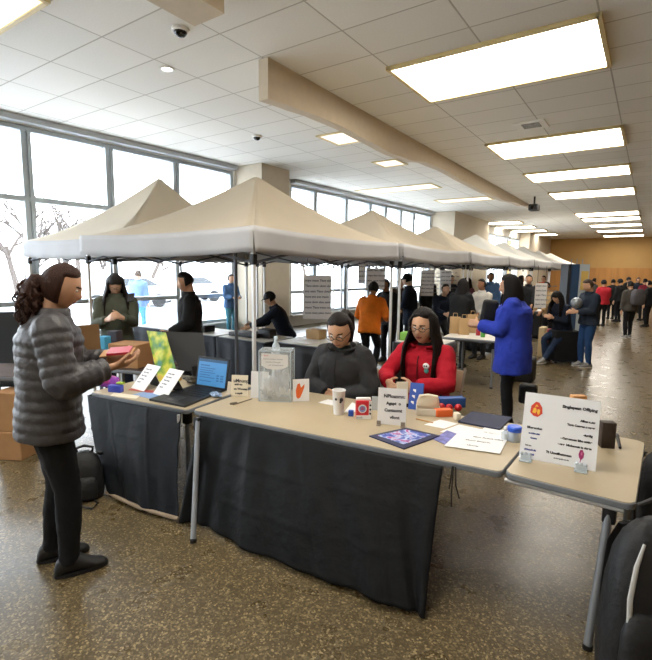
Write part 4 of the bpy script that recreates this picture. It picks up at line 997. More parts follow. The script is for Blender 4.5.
nt = pa.node_tree; N_ = nt.nodes; tcn = N_.new('ShaderNodeTexCoord'); nzn = N_.new('ShaderNodeTexNoise'); nzn.inputs['Scale'].default_value = 9; nzn.inputs['Detail'].default_value = 2; rpn = N_.new('ShaderNodeValToRGB')
nt.links.new(tcn.outputs['Object'], nzn.inputs['Vector']); nt.links.new(nzn.outputs['Fac'], rpn.inputs[0]); nt.links.new(rpn.outputs[0], N_['Principled BSDF'].inputs['Base Color'])
rpn.color_ramp.elements[0].position = .3; rpn.color_ramp.elements[0].color = (*lin('#2f7a5e'), 1); rpn.color_ramp.elements[1].position = .72; rpn.color_ramp.elements[1].color = (*lin('#d98a3c'), 1)
for pz, c_ in ((.42, '#6f9a33'), (.5, '#a3b834'), (.6, '#d5d34a')): e = rpn.color_ramp.elements.new(pz); e.color = (*lin(c_), 1)
def slabpts(name, label, cat, pts, t, m, rest=True):
    c = sum(pts, V((0, 0, 0))) / len(pts); c.z = min(p.z for p in pts); pts = [p - c for p in pts]; nn = (pts[1] - pts[0]).cross(pts[-1] - pts[0]).normalized(); n = len(pts)
    o = MB().add([p + nn * d for d in (0, t) for p in pts], [tuple(range(n)), tuple(range(2 * n - 1, n - 1, -1))] + [(i, n + i, n + (i + 1) % n, (i + 1) % n) for i in range(n)]).build(name, m, smooth=0, loc=c)
    return tag(o, label, cat)
slabpts('poster', 'yellow green poster board leaning beside the black monitor', 'poster', [V((-3.646, 2.615, 0.720)), V((-3.433, 2.681, 0.720)), V((-3.700, 2.747, 1.147)), V((-3.953, 2.721, 1.147))], .006, pa)
for (bl, lab, dx) in (((-3.605, 2.305, 0.724), 'white printed sheet on a slanted stand nearest the purple pouch', 0), ((-3.302, 2.307, 0.724), 'white printed sheet on a slanted stand just left of the open laptop', 1)):
    o, r_, u_, n_ = board('leaning_sheet', lab, 'sheet', bl, (0.930, -0.029, 0.000), (0.019, 0.680, 0.750), .19, .25, .004, PAPER, tuple(((tx, .14, .78 - .13 * k, .018, 2, 'LEFT') for k, tx in enumerate(('otoup shalt', 'anpe aiett', 'lout neasp', 'ue soanp', 'nast il')))), 'slanted printed sheets on the left table')
    c = MB(); c.add([r_ * .19 * a + u_ * .17 * b - n_ * .005 for a, b in ((.1, 1), (.9, 1))] + [r_ * .19 * a + V((u_.x, u_.y, 0)) * .26 + V((0, 0, -.002)) for a in (.9, .1)] + [r_ * .19 * a + u_ * .17 * b - n_ * .012 for a, b in ((.1, 1), (.9, 1))] + [r_ * .19 * a + V((u_.x, u_.y, 0)) * .275 + V((0, 0, -.002)) for a in (.9, .1)], [(0, 1, 2, 3), (7, 6, 5, 4), (0, 4, 5, 1), (1, 5, 6, 2), (2, 6, 7, 3), (3, 7, 4, 0)])
    c.build('stand_back', BLK, o, smooth=0)
r = empty('pouch', (-3.791, 2.225, 0.720), 0.4523); tag(r, 'purple and pink zip pouch on the left table by the woman in the puffer jacket', 'pouch')
MB().rbox((0, .0, .045), (.17, .09, .09), .035, 4).build('pouch_body', PURP, r)
MB().rbox((-.03, -.030, .062), (.12, .05, .05), .022, 3).build('front_pocket', mat('magenta_cloth', '#c14a9e', .6), r)
MB().tube([(-.085, 0, .06), (-.05, .0, .092), (0, 0, .098), (.05, 0, .092), (.085, 0, .06)], .006, 8).build('zip', mat('pink', '#d985b8', .5), r)
b = boxthing('small_box', 'small royal blue box in front of the purple pouch', 'box', (-3.596, 2.161, 0.720), (.115, .05, .058), mat('royal_blue', '#2f3fae', .4), 0.3847)
boxthing('eraser', 'lime green tape roll box on top of the royal blue box', 'box', (-3.593, 2.204, 0.720), (.06, .04, .016), mat('lime', '#a5c23c', .5), 0.3098, .0585)
for pts, m_, lb in (([(-3.409, 2.186, 0.720), (-3.191, 2.201, 0.720), (-3.205, 2.380, 0.720), (-3.417, 2.340, 0.720)], mat('strip_blue', '#7f9cc8', .5), 'pale blue leaflet lying in front of the slanted sheets'), ([(-3.564, 2.250, 0.720), (-3.322, 2.311, 0.720), (-3.350, 2.370, 0.720), (-3.589, 2.294, 0.720)], mat('strip_red', '#b8504a', .5), 'thin red leaflet lying before the first slanted sheet'), ([(-3.521, 2.063, 0.720), (-3.278, 2.135, 0.720), (-3.331, 2.207, 0.720), (-3.582, 2.134, 0.720)], CARD, 'cream leaflet lying before the royal blue box')):
    flat('leaflet', lb, 'leaflet', pts, m_, z=TZ + (.0 if 'red' not in lb else .002))
for p, lb, sz, m_ in (((-3.311, 2.727, 0.720), 'black and yellow tool pouch behind the open laptop', (.16, .09, .06), mat('black_yellow', '#3a3320', .6, var=.9, vscale=25)), ((-3.524, 2.709, 0.720), 'mustard yellow glove lying behind the second slanted sheet', (.12, .08, .035), mat('mustard', '#b08d45', .8)), ((-3.575, 2.983, 0.720), 'black cable bundle behind the laptop screen', (.14, .08, .05), BLK)):
    crumple(lb.split()[-4] + '_bundle' if False else {'black and': 'tool_pouch', 'mustard y': 'glove', 'black cab': 'cable_bundle'}[lb[:9]], lb, {'black and': 'pouch', 'mustard y': 'glove', 'black cab': 'cable'}[lb[:9]], p, sz, m_, len(lb))
# --- bags on the floor
def backpack(p, a, h, w, d, label, slash=True, tilt=0.):
    r = empty('backpack', p, a); r.rotation_euler = (0, tilt, a); tag(r, label, 'backpack')
    B_ = mat('backpack_nylon', '#17181b', .62, bump=.35, bscale=25, var=.2, vscale=6); b = MB()
    rr = []
    for z, sw, sd in ((0, .86, .80), (.02, .96, .95), (.15, 1, 1.08), (.35, 1, 1.05), (.6, .94, .95), (.78, .84, .80), (.9, .66, .6), (.97, .42, .4), (1, .2, .2)):
        rr.append(b.ring((0, (sd - 1) * -.02, z * h), (1, 0, 0), (0, 1, 0), w / 2 * sw, d / 2 * sd, 28, 3.0))
    b.loft(rr); b.build('main_body', B_, r, smooth=60)
    f = MB(); rr = []
    for z, sw, sd in ((.06, .6, .2), (.08, .74, .8), (.2, .78, 1), (.40, .76, .9), (.5, .66, .5), (.53, .5, .1)): rr.append(f.ring((0, -d / 2 * .95, z * h), (1, 0, 0), (0, 1, 0), w / 2 * sw, d * .22 * sd, 24, 3.2))
    f.loft(rr); f.build('front_pocket', B_, r, smooth=60)
    MB().tube([(-.05, d * .2, h * .95), (-.06, d * .2, h * 1.05), (0, d * .2, h * 1.10), (.06, d * .2, h * 1.05), (.05, d * .2, h * .95)], .011, 8).build('grab_handle', BLK, r)
    for k in (-1, 1): MB().tube([(k * .09, d * .42, h * .9), (k * .11, d * .62, h * .75), (k * .12, d * .62, h * .45), (k * .13, d * .46, h * .12)], [(.032, .008)] * 4, 8).build('shoulder_strap', BLK, r)
    z_ = MB()
    sgn = -1
    pth = [(sgn * w * .28, -d * .50, h * .16), (sgn * w * .315, -d * .50, h * .4), (sgn * w * .325, -d * .46, h * .6), (sgn * w * .28, -d * .40, h * .78), (sgn * w * .20, -d * .30, h * .90)]
    if slash: z_.tube(pth, [(.003, .006), (.010, .008), (.011, .008), (.010, .008), (.006, .006)], 8); z_.build('pale_zip', mat('pale_zip', '#b9bab8', .5), r)
    return r
backpack((0.110, 2.288, 0.000), 0.3562, .74, .37, .24, 'big black backpack with a pale zip standing at the right table corner')
backpack((-3.436, 1.781, 0.000), 0.8927, .36, .26, .18, 'small black bag on the floor left of the dark table skirt', False)
st = MB(); st.tube([(-3.461, 1.719, 0.010), (-3.317, 1.672, 0.010), (-3.205, 1.700, 0.010), (-3.254, 1.773, 0.010), (-3.345, 1.779, 0.020)], .007, 8); tag(st.build('bag_strap', BLK), 'black strap lying on the floor beside the small bag', 'strap')
backpack((.19, 3.68, 0), 0.6012, .62, .36, .24, 'second black bag standing behind the right table end', False)
st = MB(); st.tube([tabp(TC, .53, .55, .70), tabp(TC, .56, .40, .62), tabp(TC, .57, .30, .50), tabp(TC, .60, .18, .56), tabp(TC, .62, .1, .62)], .006, 6); tag(st.build('bag_strap', BLK), 'black strap hanging from the right table end above the backpack', 'strap')
# ------------------------------------------------------------------ people
PUF = mat('puffer_shell', '#3f3d40', .48, spec=.5, bump=.2, bscale=45, var=.12, vscale=9)
BLKLEG = cloth('black_leggings', '#111216', bump=.15); DENIM = cloth('dark_denim', '#20304a'); BLKTR = cloth('black_trousers', '#15161a'); NAVTR = cloth('navy_trousers', '#1c2433')
SHB = mat('shoe_black', '#131315', .6); SHW = mat('shoe_white_grey', '#8d8d8d', .6)
GREY = cloth('charcoal_jacket', '#2f2f31', bump=.4, bscale=22); REDJ = cloth('red_jacket', '#b3162a', bump=.3, bscale=22); OLIVE = cloth('olive_jacket', '#4d5145'); BLKJ = cloth('black_jacket', '#1e2023'); BLUEJ = cloth('royal_blue_jacket', '#2b3fae', bump=.45, bscale=20)
ORANGE = cloth('orange_hoodie', '#ec7d20'); DNAVY = cloth('dark_navy_top', '#1a2232'); NAVJ = cloth('navy_jacket', '#26303f'); PALEB = cloth('pale_blue_shirt', '#6f8fd0'); SLATE = cloth('slate_blue_top', '#4a6a94'); GREYB = cloth('grey_jacket_far', '#4a4641'); REDF = cloth('red_top_far', '#c02a38'); WHITES = cloth('white_shirt', '#cfccc6')
# the woman at the left, in a quilted jacket
lw, li = person('woman in dark grey quilted jacket and black leggings standing at the left, reading papers', (-2.719, 1.252, 0.000), -0.4220, 1.75, lean=4, pelvis=(0, -.02, .92), head=(22, -8), skin='tan', hair='curlypony', hair_col='#38221a', top='quilted_jacket', top_col=PUF, hem=-.13, puff=.011, fit=1.2,
    hands={1: (.17, .27, 1.16), -1: (.02, .30, 1.17)}, elbow={1: (.5, -.5, -.9), -1: (-.7, -.2, -.9)}, palm={1: (-.5, .1, .9), -1: (.5, .1, .9)}, hand_dir={1: (-.25, .95, .12), -1: (.3, .95, .1)}, curl=.55,
    feet={-1: (-.10, -.05, 0), 1: (.10, .03, 0)}, trousers=BLKLEG, tfit=1.02, shoes=SHB, voxel=.011, detail=2)
bpy.context.view_layer.update()
LWM = lw.matrix_world.copy()
def wpt(M, p): return M @ V(p)
o, *_ = board('clipboard', 'brown clipboard held upright against the chest of the woman in the quilted jacket', 'clipboard', (-2.785, 1.454, 1.214), (0.254, 0.902, 0.000), (-0.160, -0.049, 1.000), .12, .19, .012, mat('brown_board', '#8a6a45', .6, var=.1))
c = V((-2.541, 1.602, 1.245)); rr = V((0.768, 0.648, 0.000))
o, *_ = board('booklet', 'red booklet held flat in the hands of the woman in the quilted jacket', 'booklet', (-2.469, 1.435, 1.271), (0.683, 0.772, 0.050), (-0.772, 0.683, 0.100), .12, .14, .012, mat('booklet_red', '#b51f35', .4))
o, *_ = board('envelope', 'tan envelope held under the red booklet', 'envelope', (-2.500, 1.411, 1.254), (0.683, 0.772, 0.060), (-0.772, 0.683, 0.100), .17, .15, .006, mat('kraft', '#b98f63', .7))
# seated pair behind the long table
def seated(label, px, face, **k):
    return person(label, px, face, pelvis=(0, 0, .56), feet={-1: (-.12, .40, 0), 1: (.12, .42, 0)}, detail=2, voxel=.0115, trousers=BLKTR, shoes=SHB, **k)
p1 = (-2.143, 3.478, 0.784); p2 = (-1.571, 3.911, 0.804)
seated('seated woman in charcoal jacket and glasses looking down, behind the long table', (p1[0], p1[1]), -3.0721, h=1.80, hs=1.20, lean=10, head=(28, 8), skin='tan', hair='pony', hair_col='#1d1512', glasses=True, top='jacket', top_col=GREY, hem=-.08, fit=1.28,
       hands={-1: (-.06, .22, .70), 1: (.08, .20, .70)}, elbow={1: (.9, -.2, -.7), -1: (-.9, -.2, -.7)}, z0=-.05)
w2, i2 = seated('seated woman in bright red jacket and glasses, behind the long table', (p2[0], p2[1]), 3.0712, h=1.80, hs=1.18, lean=7, head=(10, 4), skin='tan', hair='longback', hair_col='#17110f', glasses=True, top='jacket', top_col=REDJ, hem=-.08, fit=1.2,
       hands={-1: (-.10, .40, .80), 1: (.16, .37, .79)}, elbow={1: (.9, -.2, -.7), -1: (-.9, -.2, -.7)}, z0=-.03)
b = MB(); s_ = i2['s']
ctr = i2['P'] + i2['sp'] * .34 * s_
fy = Matrix.Rotation(-R(7), 3, 'X') @ V((0, 1, 0))
def bp(x, z, d): return ctr + V((x, 0, 0)) * s_ + i2['sp'] * z * s_ + fy * (d + .158) * s_
bpos = (-.075, .03)
b.ell(bp(bpos[0], bpos[1] + .02, -.006), (.030, .012, .026), None, 14, 8); b.mi(1).ell(bp(bpos[0] - .008, bpos[1] + .022, .004), (.007, .005, .008), None, 8, 6); b.ell(bp(bpos[0] + .010, bpos[1] + .022, .004), (.007, .005, .008), None, 8, 6)
b.mi(2).ell(bp(bpos[0], bpos[1] - .02, -.008), (.022, .012, .022), None, 12, 8)
b.build('chest_badge', [PAPER, INK, mat('teal', '#5fb5ac', .5)], w2)
fchair(p1[0] + .02, p1[1] + .05, -3.0721, 'beige folding chair under the woman in charcoal'); fchair(p2[0] + .03, p2[1] + .05, 3.0712, 'beige folding chair under the woman in red')
# woman in blue
bw, bi = person('woman with long black hair in a royal blue jacket standing in the aisle', (-1.200, 5.435, 0.321)[:2], 1.7267, 1.70, lean=3, hair='long', hair_col='#120e0e', skin='tan', top='jacket', top_col=BLUEJ, hem=-.27, fit=1.5, head=(12, 10),
    hands={-1: (-.10, .36, 1.16), 1: (.08, .34, 1.14)}, trousers=BLKLEG, tfit=1.0, shoes=SHB, voxel=.012)
b = MB(); b.rbox((0, 0, 0), (.17, .10, .30), .04, 3); o = b.build('shoulder_bag', mat('bag_black', '#131417', .7, bump=.3), loc=(-1.461, 5.345, 1.296)); o.rotation_euler = (.2, .1, .4); tag(o, 'black bag held up in front of the woman in royal blue', 'bag')
b = MB(); b.rbox((0, 0, 0), (.20, .12, .24), .04, 3); o = b.build('hand_bag', mat('bag_black', '#131417', .7), loc=(-1.078, 5.766, 0.339)); tag(o, 'black handbag hanging at the hip of the woman in royal blue', 'bag')
# under the left tents
person('woman in olive jacket with long hair looking at her phone near the window', (-5.139, 3.140, 1.372)[:2], -2.1280, 1.66, head=(32, 0), hair='longfringe', hair_col='#1d1613', skin='light', top='jacket', top_col=OLIVE, hem=-.12, fit=1.12,
    hands={-1: (-.06, .34, 1.22), 1: (.10, .32, 1.20)}, trousers=NAVTR, shoes=SHB, glasses=True)
o = board('phone', 'dark phone in the hand of the woman in olive', 'phone', (-4.711, 3.007, 1.376), (0.768, 0.648, 0.150), (-0.422, 0.438, 0.600), .07, .12, .01, BLK)
person('man in black jacket facing left, standing behind the black monitor', (-4.627, 3.796, 1.366)[:2], 2.4581, 1.68, head=(14, 0), hair='short', hair_col='#17120f', skin='tan', top='jacket', top_col=BLKJ, hem=-.12, fit=1.15,
    hands={-1: (-.18, .25, 1.0), 1: (.2, .1, .86)}, trousers=BLKTR, shoes=SHB)
person('person in pale blue shirt walking outside the window', (-11.6, 7.75), 0.4963, 1.80, hair='short', hair_col='#4a3a30', skin='light', top='shirt', top_col=PALEB, hem=-.14, fit=1.25, trousers=cloth('teal_trousers', '#4f8fa6'), shoes=SHB, voxel=.016, z0=-.15)
person('person in slate blue top standing by the window pier', (-8.9, 8.6), -1.7550, 1.58, hair='short', hair_col='#231b17', skin='light', top='shirt', top_col=SLATE, hem=-.12, fit=1.15, trousers=cloth('teal_trousers', '#4f8fa6'), shoes=SHB, voxel=.016, hands={-1: (-.1, .3, 1.1), 1: (.1, .3, 1.1)})
person('person in navy top with a black cap leaning over the table under the near tent', (-5.051, 6.054, 1.244)[:2], 2.3286, 1.62, lean=24, pelvis=(0, -.08, .70), feet={-1: (-.1, .12, 0), 1: (.1, .1, 0)}, head=(18, 0), hair='cap', hair_col='#17120f', skin='tan', top='jacket', top_col=DNAVY, hem=-.1, fit=1.15,
    hands={-1: (-.14, .62, .82), 1: (.12, .50, .86)}, trousers=BLKTR, shoes=SHB)
person('person in bright orange hooded jacket seen from behind under the second tent', (-3.914, 7.018, 1.253)[:2], 0.2106, 1.62, lean=16, pelvis=(0, 0, .84), hair='beanie', hair_col='#15110f', skin='brown', top='hooded_jacket', top_col=ORANGE, hem=-.14, fit=1.22, hands={-1: (-.18, .34, .95), 1: (.24, .30, .96)}, trousers=BLKTR, shoes=SHB, voxel=.014)
person('person in black top just right of the orange jacket', (-4.087, 8.113, 1.195)[:2], 2.9574, 1.58, lean=12, hair='short', hair_col='#15110f', skin='brown', top='jacket', top_col=BLKJ, fit=1.15, hands={-1: (-.14, .34, .95), 1: (.14, .34, .95)}, trousers=BLKTR, shoes=SHB, voxel=.014)
person('person with dark beanie and dark coat behind the glasses of the woman in red', (-4.048, 8.990, 1.157)[:2], 1.8132, 1.66, lean=5, hair='beanie', hair_col='#15110f', skin='light', top='coat', top_col=DNAVY, hem=-.25, fit=1.2, hands={-1: (-.14, .3, 1.0), 1: (.14, .3, 1.0)}, trousers=BLKTR, shoes=SHB, voxel=.014)
person('person in dark navy bending over papers left of the brown paper bags', (-3.611, 9.533, 1.152)[:2], -2.3217, 1.60, lean=26, pelvis=(0, -.1, .84), hair='short', hair_col='#15110f', skin='light', top='jacket', top_col=DNAVY, fit=1.2, hands={-1: (-.12, .45, .95), 1: (.12, .45, .95)}, trousers=BLKTR, shoes=SHB, voxel=.014)
person('woman with very long black hair standing behind the brown paper bags', (-2.832, 8.370, 1.241)[:2], -0.1842, 1.60, lean=8, hair='longback', hair_col='#141011', skin='tan', top='jacket', top_col=BLKJ, hem=-.2, fit=1.2, hands={-1: (-.12, .36, .98), 1: (.14, .36, .98)}, trousers=BLKTR, shoes=SHB, voxel=.014)
person('person in white shirt standing just left of the woman in royal blue', (-2.753, 9.516, 1.193)[:2], 2.7923, 1.58, hair='short', hair_col='#17120f', skin='brown', top='shirt', top_col=WHITES, fit=1.1, hands={-1: (-.14, .3, 1.0), 1: (.14, .3, 1.0)}, trousers=BLKTR, shoes=SHB, voxel=.014)
person('person in blue grey top far under the tents above the white shirted person', (-3.508, 12.801, 1.275)[:2], -2.8621, 1.70, hair='short', hair_col='#15110f', skin='brown', top='shirt', top_col=SLATE, fit=1.15, trousers=NAVTR, shoes=SHB, voxel=.018)
# down the aisle
person('person in dark navy sitting on the black suitcase and looking down, one leg stretched out', (-1.349, 10.179, 1.227)[:2], 2.6086, 1.64, lean=18, pelvis=(0, 0, .69), feet={-1: (-.08, .62, 0), 1: (.12, .30, 0)}, head=(34, 0), hair='longfringe', hair_col='#16110f', skin='tan', top='jacket', top_col=DNAVY, hem=-.1, fit=1.15,
    hands={-1: (-.04, .36, .92), 1: (.08, .32, .90)}, trousers=DENIM, shoes=SHW, voxel=.014)
person('man in navy jacket and blue jeans standing right of the suitcase', (-0.892, 9.923, 0.701)[:2], 2.2803, 1.62, lean=2, head=(22, 0), hair='short', hair_col='#4a3b31', skin='tan', top='jacket', top_col=NAVJ, hem=-.08, fit=1.2, hands={-1: (-.10, .32, 1.10), 1: (.10, .33, 1.08)}, trousers=cloth('blue_jeans', '#24436e'), shoes=SHW, voxel=.012)
o = MB().ell((0, 0, 0), (.10, .09, .10), None, 14, 10).build('helmet', mat('silver_helmet', '#8e959c', .3, metal=.4), loc=(-1.090, 9.681, 1.207)); tag(o, 'grey round helmet held by the man in the navy jacket', 'helmet')
person('person in bright red top and black trousers seen from behind far down the aisle', (-1.261, 18.070, 0.874)[:2], 0.5015, 1.50, hair='beanie', hair_col='#15110f', skin='tan', top='shirt', top_col=REDF, fit=1.3, hem=-.1, hands={-1: (-.12, .26, 1.05), 1: (.12, .26, 1.05)}, trousers=BLKTR, shoes=SHB, voxel=.018)
gw, gi = person('person with a grey backpack walking away at the right', (-0.403, 15.140, 1.046)[:2], 0.7009, 1.52, lean=4, hair='short', hair_col='#15110f', skin='tan', top='jacket', top_col=GREYB, fit=1.3, hem=-.1, feet={-1: (-.12, -.05, 0), 1: (.12, .08, 0)}, trousers=BLKTR, shoes=SHW, voxel=.016)
b = MB(); rr = []
for z, k in ((-.2, .8), (-.16, 1), (.0, 1.05), (.15, .95), (.22, .6)): rr.append(b.ring((0, 0, z), (1, 0, 0), (0, 1, 0), .17 * k, .11 * k, 18, 3))
b.loft(rr); q = gw.matrix_world; bpy.context.view_layer.update()
o = b.build('backpack', cloth('backpack_grey', '#57555a'), loc=gw.matrix_world @ V((0, -.24, 1.12)), rotz=0.7009); tag(o, 'grey backpack worn by the person walking away at the right', 'backpack')
for p, fa, col, h, hr, lb in (((-1.171, 21.045, 0.743), 0.4038, BLKJ, 1.50, 'short', 'person all in black far down the aisle, right beside the red top'), ((-0.883, 20.030, 0.802), 0.8927, BLKJ, 1.52, 'beanie', 'person in black coat far down the aisle, left of the grey backpack'),
        ((-1.902, 21.756, 0.677), -0.7722, GREYB, 1.52, 'short', 'person in grey far down the aisle, left of the red top'), ((-0.157, 21.136, 0.785), 0.6012, cloth('maroon_hood', '#7c2435'), 1.54, 'short', 'person in maroon hooded top at the far right edge'),
        ((-0.003, 18.814, 0.898), 1.1598, BLKJ, 1.50, 'short', 'person in black cut by the right photo edge'), ((-0.483, 25.161, 0.588), -2.7378, NAVJ, 1.55, 'short', 'person in navy far behind the grey backpack'), ((-0.871, 25.501, 0.555), -2.1599, BLKJ, 1.55, 'beanie', 'person in dark cap far behind, between black coat and grey backpack')):
    person(lb, p[:2], fa, h, hair=hr, hair_col='#17120f', skin='tan', top='jacket', top_col=col, fit=1.25, hem=-.12, trousers=BLKTR, shoes=SHB, voxel=.02)
person('person in dark top far inside the tents right of the woman in royal blue', (-2.537, 12.720, 1.184)[:2], -3.0040, 1.66, hair='short', hair_col='#15110f', skin='tan', top='shirt', top_col=BLKJ, fit=1.15, trousers=BLKTR, shoes=SHB, voxel=.018, hands={-1: (-.12, .36, .95), 1: (.14, .36, .95)})
person('person in tan top far inside the tents left of the seated person in navy', (-1.966, 12.497, 1.166)[:2], 2.5308, 1.52, lean=14, hair='short', hair_col='#15110f', skin='tan', top='shirt', top_col=cloth('tan_top', '#a58a63'), fit=1.15, trousers=BLKTR, shoes=SHB, voxel=.018, hands={-1: (-.12, .42, .92), 1: (.14, .42, .92)})
person('person in black seen far under the tents between the hanging posters', (-4.671, 11.392, 1.275)[:2], -2.0767, 1.68, hair='short', hair_col='#15110f', skin='tan', top='shirt', top_col=BLKJ, fit=1.15, trousers=BLKTR, shoes=SHB, voxel=.018)

for p, fa, col, h, hr, lb, ln in (((-4.806, 13.225, 1.075), -2.1816, DNAVY, 1.62, 'short', 'person in dark navy far under the tents, left of the long haired woman', 10),
        ((-3.650, 11.585, 1.156), 2.4170, cloth('plum_top', '#5b3340'), 1.58, 'long', 'woman in plum top under the tents behind the long haired woman', 6),
        ((-3.367, 19.570, 0.939), 2.9574, cloth('orange_far', '#c5623a'), 1.60, 'short', 'person in rust orange top far under the tents, left of the kiosk', 0),
        ((-3.350, 15.457, 1.145), -1.3745, GREYB, 1.62, 'long', 'woman in grey far under the tents, behind the dark topped person', 0),
        ((-5.025, 10.396, 1.146), -2.3217, cloth('brown_top', '#4a3a30'), 1.56, 'short', 'person in brown under the tents between black top and dark coat', 14)):
    person(lb, p[:2], fa, h, lean=ln, hair=hr, hair_col='#17120f', skin='tan', top='jacket', top_col=col, fit=1.2, hem=-.12, trousers=BLKTR, shoes=SHB, voxel=.018, hands={-1: (-.12, .34, .95), 1: (.14, .34, .95)})
# ------------------------------------------------------------------ signs and things under the tents
GRAY_P = mat('poster_paper', '#eeecea', .7, translucent=.6)
def lines(n, sz, seed, top=.86, bot=.12):
    rnd = random.Random(seed); wd = ['nuoa', 'Tlans', 'oupe', 'saint', 'elou', 'trans', 'ane', 'ulotn', 'pesu', 'maon']; out = []
    for i in range(n): out.append((' '.join(rnd.choice(wd) for _ in range(4)), .07, top - (top - bot) * i / (n - 1), sz, 2, 'LEFT'))
    return tuple(out)
def hung(px, lab, bl, w, h, n, seed, rdir=(0.825, 0.566, 0.000)):
    o, r, u, nn = board('hanging_poster', lab, 'poster', bl, rdir, (0, 0, 1), w, h, .004, GRAY_P, lines(n, h / n * .48, seed), 'white text posters hung from the tents')
    top = max(1.9 - bl[2] - h, .03)
    for k in (.15, .85): MB().cyl(r * k * w + u * h, r * k * w + u * h + V((0, 0, top)), .004, 6).build('cord', BLK, o)
hung(0, 'large white text poster hung left of the woman in charcoal', (-3.922, 5.152, 1.074), .385, .60, 7, 1)
hung(0, 'white text poster hung above the orange jacket', (-4.334, 7.610, 1.410), .34, .38, 4, 2)
hung(0, 'narrow white poster hung just left of the one above the orange jacket', (-4.514, 7.622, 1.497), .13, .36, 4, 6)
hung(0, 'white text poster hung right of the dark beanie', (-3.862, 9.009, 1.246), .27, .52, 6, 3)
hung(0, 'white text poster hung between the two posts left of the long haired woman', (-3.902, 10.214, 1.311), .24, .46, 5, 4)
hung(0, 'white text poster standing at the booth left of the seated person in navy', (-2.104, 11.271, 0.964), .26, .55, 5, 5)
def onz(name, label, cat, p, size, m, a=0., z=.741, group=None):
    b = MB().rbox((0, 0, size[2] / 2), size, min(size) * .08, 2).build(name, m, loc=(p[0], p[1], z), rotz=a); return tag(b, label, cat, group)
KR = mat('kraft_bag', '#b59468', .75, bump=.25, bscale=15)
for i, (px, hh, lb) in enumerate((((456, 336), .27, 'brown paper bag standing leftmost of the three behind the red jacket'), ((463, 335), .26, 'brown paper bag standing in the middle of the three behind the red jacket'), ((471, 335), .30, 'brown paper bag standing rightmost of the three, nearest the blue jacket'))):
    p = [(-2.599, 7.536, 0.745), (-2.429, 7.473, 0.766), (-2.392, 7.799, 0.736)][i]
    r = empty('paper_bag', (p[0], p[1], .741), 0.4038); tag(r, lb, 'bag', 'brown paper bags on the table')
    b = MB(); rr = [b.ring((0, 0, z * hh), (1, 0, 0), (0, 1, 0), .085 * k, .055 * k2, 16, 6) for z, k, k2 in ((0, 1, 1), (.5, .98, 1), (.85, 1, .8), (1, 1.02, .5))]; b.loft(rr); b.build('bag_body', KR, r, smooth=40)
    MB().tube([(-.035, 0, hh), (-.03, 0, hh + .06), (.03, 0, hh + .06), (.035, 0, hh)], .005, 6).build('bag_handle', KR, r)
def bottle(p, label, m, h=.2, rad=.035, z=.741):
    r = empty('bottle', (p[0], p[1], z)); tag(r, label, 'bottle'); MB().lathe((0, 0, 0), [(rad, 0), (rad, h * .6), (rad * .4, h * .8), (rad * .4, h * .95)], 14).build('bottle_body', m, r); MB().cyl((0, 0, h * .95), (0, 0, h), rad * .45, 12).build('cap', PAPER, r)
bottle((-2.084, 7.349, 0.809), 'green bottle on the bag table left of the blue jacket', mat('green_glass', '#4f9a3c', .3), .20); bottle((-2.205, 7.504, 0.766), 'red bottle between paper bags and green bottle', mat('red_glass', '#a0252c', .3), .16)
onz('snack_box', 'bright green box on the small table behind the woman in charcoal', 'box', (-2.83, 6.3, 0), (.26, .16, .12), mat('leaf_green', '#7fb84a', .6)); onz('snack_box', 'white and violet box right of the bright green box', 'box', (-2.55, 6.42, 0), (.10, .14, .10), mat('violet_white', '#a9a2cc', .6))
onz('tissue_box', 'white box on the table under the large text poster', 'box', (-3.62, 5.45, 0), (.10, .10, .16), PAPER); onz('paper_stack', 'stack of papers on the table under the large text poster', 'papers', (-3.9, 5.2, 0), (.3, .22, .03), PAPER)
onz('equipment_case', 'black flat case lying on the white table left of the black cap', 'case', (-4.95, 5.15, 0), (.55, .3, .06), BLK); onz('camera_gear', 'black camera gear in front of the person in the black cap', 'gear', (-4.62, 5.2, 0), (.22, .16, .13), BLK)
onz('brown_box', 'brown box behind the person in the black cap', 'box', (-4.0, 5.58, 0), (.24, .2, .14), KR)
onz('black_case', 'small black case on the white table behind the dark jacketed man', 'case', (-5.9, 5.1, 0), (.3, .22, .10), BLK)
onz('tray', 'blue tray on the pale table right of the woman in royal blue', 'tray', (-2.6, 10.6, 0), (.4, .28, .06), BLUE); onz('carton', 'white carton on the pale table behind the woman in royal blue', 'box', (-2.9, 10.65, 0), (.2, .2, .2), PAPER)
onz('brochure_box', 'tan brochure box on the table left of the seated person in navy', 'box', (-2.7, 13.7, 0), (.3, .3, .25), KR); onz('supply_box', 'white supply box on the far table in the tent row', 'box', (-2.7, 17.4, 0), (.4, .3, .3), PAPER)
